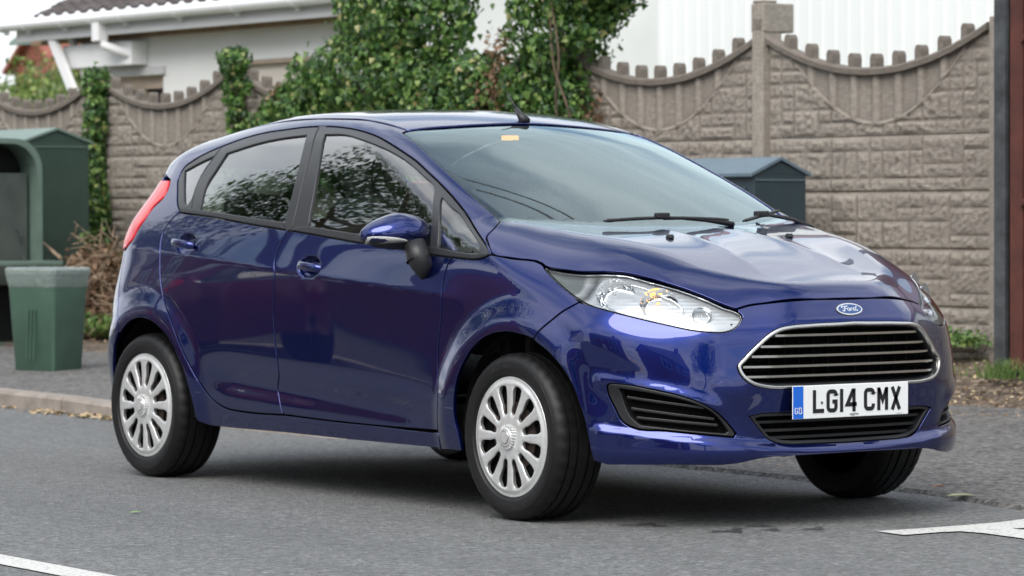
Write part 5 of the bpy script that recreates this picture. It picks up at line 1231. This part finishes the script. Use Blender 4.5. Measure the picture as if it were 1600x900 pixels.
q=MB(); q.box((0,0,.22),(.07,.05,.44)); put(q.build('timber_stub','steel_brown'),label='short brown post cut by the left edge beside the bin',cat='post'); bpy.data.objects['timber_stub'].location=sq(5.75,-3.42,.05)
# bin with a bag over the rim
bn=empty('waste_bin',sq(5.02,-3.02,.088),.30,label='green plastic bin with a clear bag over its rim on the footway',cat='bin')
q=MB(); h=.60; t0,t1=(.335,.26),(.395,.33)
def rr(wx,wy,r_,n=5): 
    out=[]
    for cx,cy,a0 in ((wx/2-r_,wy/2-r_,0),(-wx/2+r_,wy/2-r_,90),(-wx/2+r_,-wy/2+r_,180),(wx/2-r_,-wy/2+r_,270)):
        for i in range(n): a=rad(a0+90*i/(n-1)); out.append((cx+r_*math.cos(a),cy+r_*math.sin(a)))
    return out
def loft(mb,secs,cap=(True,False)):
    n=len(secs[0][0]); V=[(x,y,z) for pts,z in secs for x,y in pts]; F_=[]
    for i in range(len(secs)-1):
        for j in range(n): F_.append((i*n+j,i*n+(j+1)%n,(i+1)*n+(j+1)%n,(i+1)*n+j))
    if cap[0]: F_.append(tuple(range(n))[::-1])
    if cap[1]: F_.append(tuple((len(secs)-1)*n+j for j in range(n)))
    mb.add(V,F_)
loft(q,[(rr(t0[0]-.02,t0[1]-.02,.03),0),(rr(t0[0],t0[1],.035),.012),(rr(t1[0],t1[1],.04),h),(rr(t1[0]+.012,t1[1]+.012,.04),h+.001),(rr(t1[0]+.018,t1[1]+.018,.042),h+.028),(rr(t1[0]-.01,t1[1]-.01,.04),h+.03),(rr(t0[0]-.03,t0[1]-.03,.03),.1)])
q.build('body','bin_green',bn,smooth=True).modifiers.new('e','EDGE_SPLIT').split_angle=rad(40)
q=MB()
for k in (-1,0,1): q.box((.02+.030*k,-.150-.018,.24),(.006,.008,.30),rot=Matrix.Rotation(rad(-3.3),3,'X'))
q.build('ribs','bin_green',bn)
q=MB(); secs=[]
for i,(z,g) in enumerate(((h-.075,.006),(h-.068,.012),(h-.035,.016),(h+.00,.026),(h+.035,.030),(h+.045,.012),(h+.02,-.012))):
    k=t0[0]+(t1[0]-t0[0])*min(1,z/h); k2=t0[1]+(t1[1]-t0[1])*min(1,z/h); p=rr(k+g,k2+g,.045,9); p=[(x+.006*mn.noise(Vector((x*14,y*14,z*22))),y+.006*mn.noise(Vector((x*14+9,y*14,z*22)))) for x,y in p]; secs.append((p,z))
loft(q,secs,(False,False)); q.build('bin_bag','bag',bn,smooth=True)
# ------------------------------------------------------------ foliage
def leaves(name,pts,nrm,size,mat,parent=None,shape='ivy',jit=.5,**k):
    n=len(pts); rs=np.random.RandomState(len(pts)); nrm=nrm+rs.normal(0,jit,(n,3)); nrm/=np.linalg.norm(nrm,axis=1,keepdims=True)
    dn=np.array([0,0,-1.])+rs.normal(0,.45,(n,3)); t=dn-(dn*nrm).sum(1,keepdims=True)*nrm; t/=np.linalg.norm(t,axis=1,keepdims=True); b_=np.cross(nrm,t)
    sz=size*rs.uniform(.55,1.25,(n,1))
    if shape=='ivy': pr=[(0,-.40,0),(-.48,-.22,.10),(-.30,.12,.06),(0,.62,-.10),(.30,.12,.06),(.48,-.22,.10)]; fs=[(0,1,2,3),(0,3,4,5)]
    elif shape=='blade': pr=[(-.06,0,0),(.06,0,0),(.05,.6,.1),(0,1.1,.3),(-.05,.6,.1)]; fs=[(0,1,2,4),(2,3,4)]
    else: pr=[(0,-.5,0),(-.26,0,.07),(0,.55,0),(.26,0,.07)]; fs=[(0,1,2),(0,2,3)]
    V=np.concatenate([(pts+b_*sz*a+t*sz*c+nrm*sz*d)[:,None] for a,c,d in pr],1).reshape(-1,3); m=len(pr)
    me=bpy.data.meshes.new(name); F_=(np.arange(n)[:,None]*m); 
    faces=[tuple(int(x) for x in (i*m+np.array(f))) for i in range(n) for f in fs]
    me.from_pydata(V.tolist(),[],faces); me.materials.append(MATS[mat]); o=bpy.data.objects.new(name,me); COL.objects.link(o); return put(o,parent=parent,**k)
def clump(blobs,dens_,seed,depth=.35):
    """points near the surface of ellipsoids (s,q,z,rs,rq,rz)"""
    rs=np.random.RandomState(seed); P=[];N_=[]
    for s_,q_,z_,a,b_,c in blobs:
        n=int(dens_*4*math.pi*((a*b_)**1.6/3+(a*c)**1.6/3+(b_*c)**1.6/3)**(1/1.6)); d=rs.normal(0,1,(n,3)); d/=np.linalg.norm(d,axis=1,keepdims=True)
        r_=1-depth*rs.random_sample((n,1))**1.7; lump=np.array([mn.noise(Vector((x[0]*2.3+seed,x[1]*2.3,x[2]*2.3))) for x in d])[:,None]; r_=r_*(1+.36*lump)*(1+.16*(rs.random_sample((n,1))<.03))
        p=d*r_*[a,b_,c]+[s_,q_,z_]; nn=d/np.array([a,b_,c]); nn/=np.linalg.norm(nn,axis=1,keepdims=True); P.append(p);N_.append(nn)
    P=np.concatenate(P);N_=np.concatenate(N_)
    xy=SO+P[:,:1]*ST+P[:,1:2]*SN; nx=N_[:,:1]*ST+N_[:,1:2]*SN
    return np.concatenate([xy,P[:,2:3]],1),np.concatenate([nx,N_[:,2:3]],1)
def stems(name,runs,par,mat='bark',r=.008):
    q=MB()
    for pts in runs: q.tube([sq(*p) for p in cr_curve(pts,5)],[r*(1.2-.6*i/(5*len(pts))) for i in range(len(cr_curve(pts,5)))],5)
    o=q.build(name,mat,par,smooth=True); o.matrix_parent_inverse=Matrix.Translation(-par.location); return o
def ivy(label,base,blobs,dens_,seed,size,runs,extra=None,grp=None):
    e_=empty('ivy',sq(*base),label=label,cat='ivy',group=grp); P,N_=clump(blobs,dens_,seed)
    o=leaves('foliage',P,N_,size,'ivy_leaf',e_); o.matrix_parent_inverse=Matrix.Translation(-e_.location)
    if runs: stems('stem',runs,e_)
    if extra:
        P,N_=clump(extra,dens_*.5,seed+9,.6); o=leaves('dead_leaves',P,N_,size*.8,'dry_leaf',e_); o.matrix_parent_inverse=Matrix.Translation(-e_.location)
    return e_
A_=[(5.75,-.12,1.90,.92,.28,.36),(5.45,-.05,2.35,.66,.34,.50),(5.32,-.05,2.85,.55,.34,.6),(5.30,0,3.3,.55,.36,.6),(6.45,-.12,1.72,.55,.22,.26),(4.95,-.1,1.75,.75,.22,.22),(4.62,-.1,1.88,.36,.20,.20),(6.9,-.10,1.62,.3,.18,.2),(5.4,-.1,1.45,1.4,.15,.3)]
ivy('broad mass of green ivy smothering the wall behind the car roof',(5.6,-.1,.25),A_,1650,3,.046,[[(5.7,-.06,.3),(5.65,-.1,1.0),(5.5,-.1,1.8),(5.2,-.1,2.6)],[(5.0,-.08,.3),(5.2,-.1,1.2),(5.0,-.1,1.9)]],extra=[(4.55,-.12,1.75,.28,.14,.26),(6.75,-.16,1.86,.16,.10,.10),(5.9,-.3,1.5,.4,.1,.12)])
B_=[(3.58,-.05,2.55,.50,.32,.42),(3.72,-.08,2.25,.42,.28,.40),(3.38,-.05,2.58,.34,.28,.36),(3.92,-.12,1.80,.30,.20,.32),(3.75,0,3.05,.45,.34,.45),(3.62,-.14,1.68,.22,.14,.26)]
ivy('round headed ivy with bare twisted stems right of the roof aerial',(3.8,0,.25),B_,1650,8,.046,[[(3.6,-.12,1.3),(3.50,-.30,1.75),(3.42,-.34,2.0),(3.52,-.32,2.35)],[(3.45,-.14,1.4),(3.36,-.32,1.7),(3.48,-.33,1.95),(3.56,-.30,2.3)],[(3.8,-.08,.3),(3.75,-.1,1.3),(3.7,-.1,2.3)]],extra=[(4.25,-.14,1.85,.20,.12,.40),(3.40,-.10,1.55,.10,.08,.25)])
C_=[(9.40,-.10,2.04,.11,.12,.13),(9.40,-.10,1.80,.10,.10,.25),(9.44,-.11,1.35,.12,.11,.35),(9.36,-.13,.95,.14,.12,.30),(9.30,-.16,.75,.17,.13,.2)]
ivy('narrow column of ivy climbing the wall post beside the green cabinet',(9.45,-.08,.2),C_,2100,13,.044,[[(9.3,-.1,.2),(9.45,-.08,1.2),(9.5,-.06,2.0)]],grp='ivy columns on wall posts')
D_=[(7.50,-.08,2.13,.125,.11,.12),(7.50,-.08,1.95,.085,.09,.14),(7.42,-.11,1.66,.075,.08,.22),(7.40,-.13,1.38,.10,.09,.14),(7.30,-.10,1.96,.035,.04,.06)]
ivy('small ivy tuft with a bushy top on the wall post left of the big ivy',(7.5,-.08,.2),D_,2100,17,.044,[[(7.5,-.1,.3),(7.45,-.08,1.3),(7.5,-.06,2.1)]],grp='ivy columns on wall posts')
# brushwood heap and weeds
hp=empty('brushwood_heap',sq(7.7,-.95,.14),label='heap of dead brown prunings against the wall behind the bin',cat='heap')
q=MB(); rg=random.Random(5)
for k in range(420):
    u_=rg.uniform(-1,1); hgt=.74*(1-.55*abs(u_)**2.2); s_=7.80+.52*u_; q_=-.95+rg.uniform(-.30,.30); z_=.16+hgt*rg.random(); a=rg.uniform(0,6.28); el=rg.gauss(0,.5); ln=rg.uniform(.08,.26)
    d=(math.cos(a)*math.cos(el)*ln,math.sin(a)*math.cos(el)*ln,math.sin(el)*ln); m=(d[0]*.5+rg.gauss(0,.02),d[1]*.5,d[2]*.5+rg.gauss(0,.03))
    q.tube([sq(s_,q_,z_),sq(s_+m[0],q_+m[1],z_+m[2]),sq(s_+d[0],q_+d[1],z_+d[2])],[rg.uniform(.003,.007)]*2+[.002],5,cap=False)
for a,b_ in (((8.40,-1.2,.90),(7.85,-1.3,.74)),((7.5,-1.3,.72),(7.95,-1.35,.60)),((7.6,-1.3,.5),(7.3,-1.35,.62))): q.tube([sq(*a),sq(*b_)],[.008,.014],6)
o=q.build('twigs','twig',hp); o.matrix_parent_inverse=Matrix.Translation(-hp.location)
P,N_=clump([(7.80,-.95,.40,.50,.28,.36),(7.95,-.95,.60,.28,.22,.22),(7.6,-.95,.25,.5,.30,.18)],1500,21,.6); o=leaves('dead_leaves',P,N_,.042,'dry_leaf',hp,jit=1.0); o.matrix_parent_inverse=Matrix.Translation(-hp.location)
V_=MB(); 
P,N_=clump([(7.35,-.85,.78,.22,.20,.13),(8.12,-.95,.88,.05,.05,.05),(7.45,-1.2,.28,.30,.12,.08)],2200,22,.8); leaves('weeds',P,N_,.040,'weed_leaf',None,jit=.9,label='fresh green weeds topping the heap of dead prunings',cat='weeds')
def scatter(name,boxes,n,size,mat,seed,shape='leaf',flat=True,zf=None,**k):
    rs=np.random.RandomState(seed); P=[]
    for (x0,x1,y0,y1,w) in boxes:
        m=int(n*w); P.append(np.stack([rs.uniform(x0,x1,m),rs.uniform(y0,y1,m),np.zeros(m)],1))
    P=np.concatenate(P); P[:,2]=[zf(x,y) for x,y,_ in P]; N_=np.tile([0,0,1.],(len(P),1)); return leaves(name,P,N_,size,mat,None,shape=shape,jit=.35 if flat else .8,**k)
def vergez(x,y):
    y1=wally(x)+.10; y0=wally(x)-(1.80 if x<-3.5 else 1.80-.55*min(1,(x+3.5)/2.5)); f_=max(0,min(1,(y-y0)/(y1-y0)))
    return kz(x)+.055+.20*(f_**1.3)*(1 if x>-4 else .6)+.035*mn.noise(Vector((x*3,y*3,0)))*f_+.018*mn.noise(Vector((x*11,y*11,0)))*min(1,f_*4)+.008
scatter('leaf_litter',[(-2.6,2.0,3.75,5.2,.6),(-9,-4,3.8,5.2,.4)],3800,.034,'straw',31,zf=vergez,kind='stuff')
scatter('kerb_litter',[(-5.6,-4.6,.93,1.02,.35),(-4.3,-3.3,.86,1.02,.4),(-8,-5,.9,1.02,.25)],260,.05,'straw',32,zf=lambda x,y:.008,kind='stuff')
scatter('loose_chips',[(0,5,1.2,3.6,1)],900,.012,'straw',33,zf=lambda x,y:.02+.02*(y-1)/2.6,kind='stuff')
# weeds against the wall and post
def tuft(pt,n,h,seed,label,mat='weed_leaf',broad=True):
    rs=np.random.RandomState(seed); P=np.array([pt]*n)+rs.normal(0,1,(n,3))*[.13,.06,.0]+np.abs(rs.normal(0,1,(n,3)))*[0,0,.03]; N_=rs.normal(0,1,(n,3))*.5+[0,-.6,.6]
    return leaves('weeds',P,N_,h,mat,None,shape='ivy' if broad else 'blade',jit=.5,label=label,cat='weeds')
p=sq(.20,-.12,.33); tuft(p,420,.035,41,'low dark green weeds at the foot of the wall right of the bonnet')
p=sq(.05,-.55,.21); tuft(p,60,.04,42,'small pale weed on the bare soil below the wall')
def grass(pt,n,h,seed,label):
    q=MB(); rg=random.Random(seed)
    for k in range(n):
        a=rg.uniform(0,6.28); r_=abs(rg.gauss(0,.10)); b0=Vector(pt)+Vector((r_*math.cos(a)*1.4,r_*math.sin(a)*.5,-.01)); t=Vector((rg.gauss(0,.35),rg.gauss(0,.35),1)).normalized()*h*rg.uniform(.5,1.2); w=Vector((.0035,0,0))
        q.add([b0-w,b0+w,b0+t*.6+w*.7,b0+t+Vector((t.x,t.y,-.02))*.6,b0+t*.6-w*.7],[(0,1,2,4),(2,3,4)])
    return put(q.build('grass_tuft','weed_leaf'),label=label,cat='grass')
grass(sq(-.62,-.62,.20),170,.12,43,'tuft of green grass at the foot of the brown steel gate')
# fallen leaves on the road
def fallen(x,y,z,sz,rot,mat,label,curl=.25):
    q=MB(); pr=[(-.5,0,.0),(-.2,.24,curl*.2),(.2,.22,curl*.25),(.55,.02,curl*.15),(.2,-.2,.06),(-.2,-.22,.02)]; R=Matrix.Rotation(rot,3,'Z')
    V=[Vector((x,y,z))+R@(Vector(a)*sz) for a in pr]; q.add(V,[(0,1,2,3),(0,3,4,5)]); o=q.build('fallen_leaf',mat); m=o.modifiers.new('s','SOLIDIFY'); m.thickness=.001
    return put(o,label=label,cat='leaf',group='fallen leaves on the tarmac')
simple('leaf_fresh',(.22,.36,.10),.5,var=.2,vs=40); simple('leaf_yellow',(.42,.42,.19),.5,var=.2,vs=40); simple('leaf_brown',(.30,.13,.07),.7,var=.2,vs=40); simple('leaf_dark',(.06,.05,.04),.7)
fallen(1.44,-1.71,.006,.042,1.2,'leaf_fresh','small bright green leaf lying on the road left of the front wheel')
fallen(2.83,.94,.018,.10,.75,'leaf_yellow','pale yellow leaf lying near the road edge right of the car')
fallen(2.46,1.18,.018,.055,.9,'leaf_brown','reddish brown leaf lying beyond the far front wheel')
fallen(2.52,1.00,.016,.045,.9,'leaf_dark','dark shrivelled leaf beside the reddish brown one')
# bush and trees
def tree(x,y,h,r_,n,seed,label,mat='tree_leaf',leaf=.11,trunk=.16,crown_z=None,name='tree',flat=1.0):
    e_=empty(name,(x,y,0),label=label,cat='tree'); rg=random.Random(seed); q=MB(); cz=crown_z or h*.68
    q.tube([(0,0,0),(.1,0,cz*.35),(0,.1,cz*.75),(.05,.05,cz)],[trunk,trunk*.8,trunk*.6,trunk*.4],8); tips=[]
    for k in range(11):
        a=rg.uniform(0,6.28); z0=cz*rg.uniform(.45,.95); rr_=r_*rg.uniform(.5,.9); t=(rr_*math.cos(a),rr_*math.sin(a),cz+(h-cz)*rg.uniform(-.5,.8)); tips.append(t)
        q.tube([(0,0,z0),(t[0]*.5,t[1]*.5,z0+(t[2]-z0)*.6+.2),t],[trunk*.38,trunk*.22,.02],6)
    q.build('trunk','bark',e_,smooth=True)
    rs=np.random.RandomState(seed); C_=[np.array(t) for t in tips]+[np.array([rg.gauss(0,r_*.35),rg.gauss(0,r_*.35),cz+rg.uniform(-.2,.8)*(h-cz)]) for _ in range(9)]; P=[];N_=[]
    for c in C_:
        m=n//len(C_); d=rs.normal(0,1,(m,3)); d/=np.linalg.norm(d,axis=1,keepdims=True); rad_=r_*rs.uniform(.28,.5); P.append(c+d*rad_*rs.random_sample((m,1))**.45*[1,1,.75*flat]); N_.append(d)
    leaves('crown',np.concatenate(P),np.concatenate(N_),leaf,mat,e_,shape='leaf',jit=.8); return e_
p=sq(24.5,8,0); tree(p[0],p[1],2.95,2.0,9000,51,'hazy yellow green bush at the far left behind the wall','bush_leaf',.09,.1,1.4,name='bush')
p=sq(26.5,11,0); tree(p[0],p[1],2.9,2.4,15000,52,'second darker bush further back at the far left','bush_leaf',.12,.12,1.3,name='bush')
p=sq(21.0,5.0,0); tree(p[0],p[1],2.45,1.3,6000,53,'low dark bush between the gable brace and the wall top','tree_leaf',.07,.08,1.3,name='bush')
# ------------------------------------------------------------ the other side of the street (seen in the paintwork)
strip('far_footway',[[(x,-9.2,.12) for x in XS],[(x,-6.42,.09) for x in XS]],'footway')
kb=MB()
for i in range(75):
    a_=-45+.915*i; kb.box((a_,-6.36,.04),(.905,.12,.11))
simple('kerb_pale',(.55,.50,.42),.9,var=.15)
kb.build('far_kerb','kerb_pale',kind='structure',bevel=.012)
mesh('far_garden',[(-80,-40,.1),(60,-40,.1),(60,-9.2,.1),(-80,-9.2,.1)],[(0,1,2,3)],GR,kind='structure')
fw=MB(); fw.box((-26,-9.3,.5),(44,.22,.85)); fw.box((-26,-9.3,.95),(44,.28,.05)); put(fw.build('brick_wall','brick_red'),label='low red brick front garden wall across the street',cat='wall')
simple('hedge_core',(.02,.035,.015),.9)
def house(x,seed,mat,label):
    h=empty('brick_house',(x,-19,0),label=label,cat='house'); q=MB(); q.box((0,-4,2.7),(9,8,5.4)); q.add([(-4.5,0,5.4),(-4.5,-8,5.4),(-4.5,-4,8.1),(4.5,0,5.4),(4.5,-8,5.4),(4.5,-4,8.1)],[(0,1,2),(5,4,3)]); q.build('wall',mat,h)
    q=MB(); q.add([(-4.8,.35,5.2),(4.8,.35,5.2),(4.8,-4,8.25),(-4.8,-4,8.25),(4.8,-8.35,5.2),(-4.8,-8.35,5.2)],[(0,1,2,3),(3,2,4,5)]); rf_=q.build('roof','roof_tile',h); q=MB(); q.box((3.6,-4,8.5),(.7,.9,1.6)); q.build('chimney',mat,rf_)
    for wx,wz,ww,wh in ((-2.6,1.6,2.0,1.3),(2.6,1.6,2.0,1.3),(-2.6,4.2,1.8,1.2),(2.6,4.2,1.8,1.2),(0,4.2,.9,1.1)):
        q=MB(); 
        for a,b_,c,d in ((wx-ww/2,wz,.08,wh),(wx+ww/2,wz,.08,wh),(wx,wz,.07,wh),(wx,wz-wh/2,ww,.08),(wx,wz+wh/2,ww,.08),(wx,wz+wh*.2,ww,.06)): q.box((a,.05,b_),(c,.1,d))
        w_=q.build('window','upvc',h); q=MB(); q.box((wx,.015,wz),(ww-.05,.03,wh-.05)); q.build('pane','window_dark',w_)
    q=MB(); q.box((0,.04,1.05),(.95,.08,2.1)); q.build('door','upvc',h)
for i,(x,mt,lb) in enumerate(((-62,'brick_red','red brick house farthest down the other side of the street'),(-50,'render_white','white rendered house across the street beyond the brick ones'),(-38,'brick_red','red brick house across the street behind the maroon car'),(-26,'brick_red','red brick house across the street beside the tall street tree'),(-12,'render_white','white rendered house across the street nearest the corner'),(3,'brick_red','red brick house behind the camera'),(18,'brick_red','red brick house behind the camera to the right'))): house(x,i,mt,lb)
tree(-11.5,-8.4,11,4.2,17000,61,'tall street tree overhanging the far footway',leaf=.17,trunk=.22,crown_z=7.6)
tree(-24,-10.5,10,4.0,9000,62,'leafy garden tree in front of the brick houses',leaf=.22,trunk=.22,crown_z=6.5)
tree(20,-11,8,3.5,7000,63,'garden tree behind the camera',leaf=.22,trunk=.2,crown_z=5.2)
tree(26,4,8.5,3.6,9000,64,'roadside tree far to the right of the picture',leaf=.22,trunk=.2,crown_z=5.4)
# maroon car parked opposite: a copy of the hatchback without its plate
b=NB('maroon_paint'); b.bsdf(Base_Color=(.13,.006,.022),Metallic=.4,Roughness=.35,Coat_Weight=1.0); MATS['maroon_paint']=b.m
def copy_car(loc,rz,mat,label):
    def rec(o,par):
        if o.name.startswith(('number_plate','badge')): return
        c=o.copy(); COL.objects.link(c)
        if par: c.parent=par; c.matrix_parent_inverse=o.matrix_parent_inverse
        if c.type=='MESH' and mat:
            for sl_ in c.material_slots:
                if sl_.material==MATS['paint']: sl_.link='OBJECT'; sl_.material=MATS[mat]
        for ch in list(o.children): rec(ch,c)
        return c
    c=rec(car,None); c.location=loc; c.rotation_euler=(0,0,rz); c['label']=label; return c
copy_car((-7.2,-5.45,0),math.pi,'maroon_paint','maroon hatchback parked against the far kerb')
# overhead cables
q=MB()
for dx in (0,.30): q.tube([(-14+dx,-9.4,8.6),(-9+dx,-3.4,8.15),(-3.5+dx,3.2,8.0),(-2+dx,5,8.0),(3+dx,11,8.3)],.014,6)
put(q.build('overhead_cable','void_black'),label='pair of black overhead cables crossing high above the street',cat='cable')
print('objects',len(bpy.data.objects))
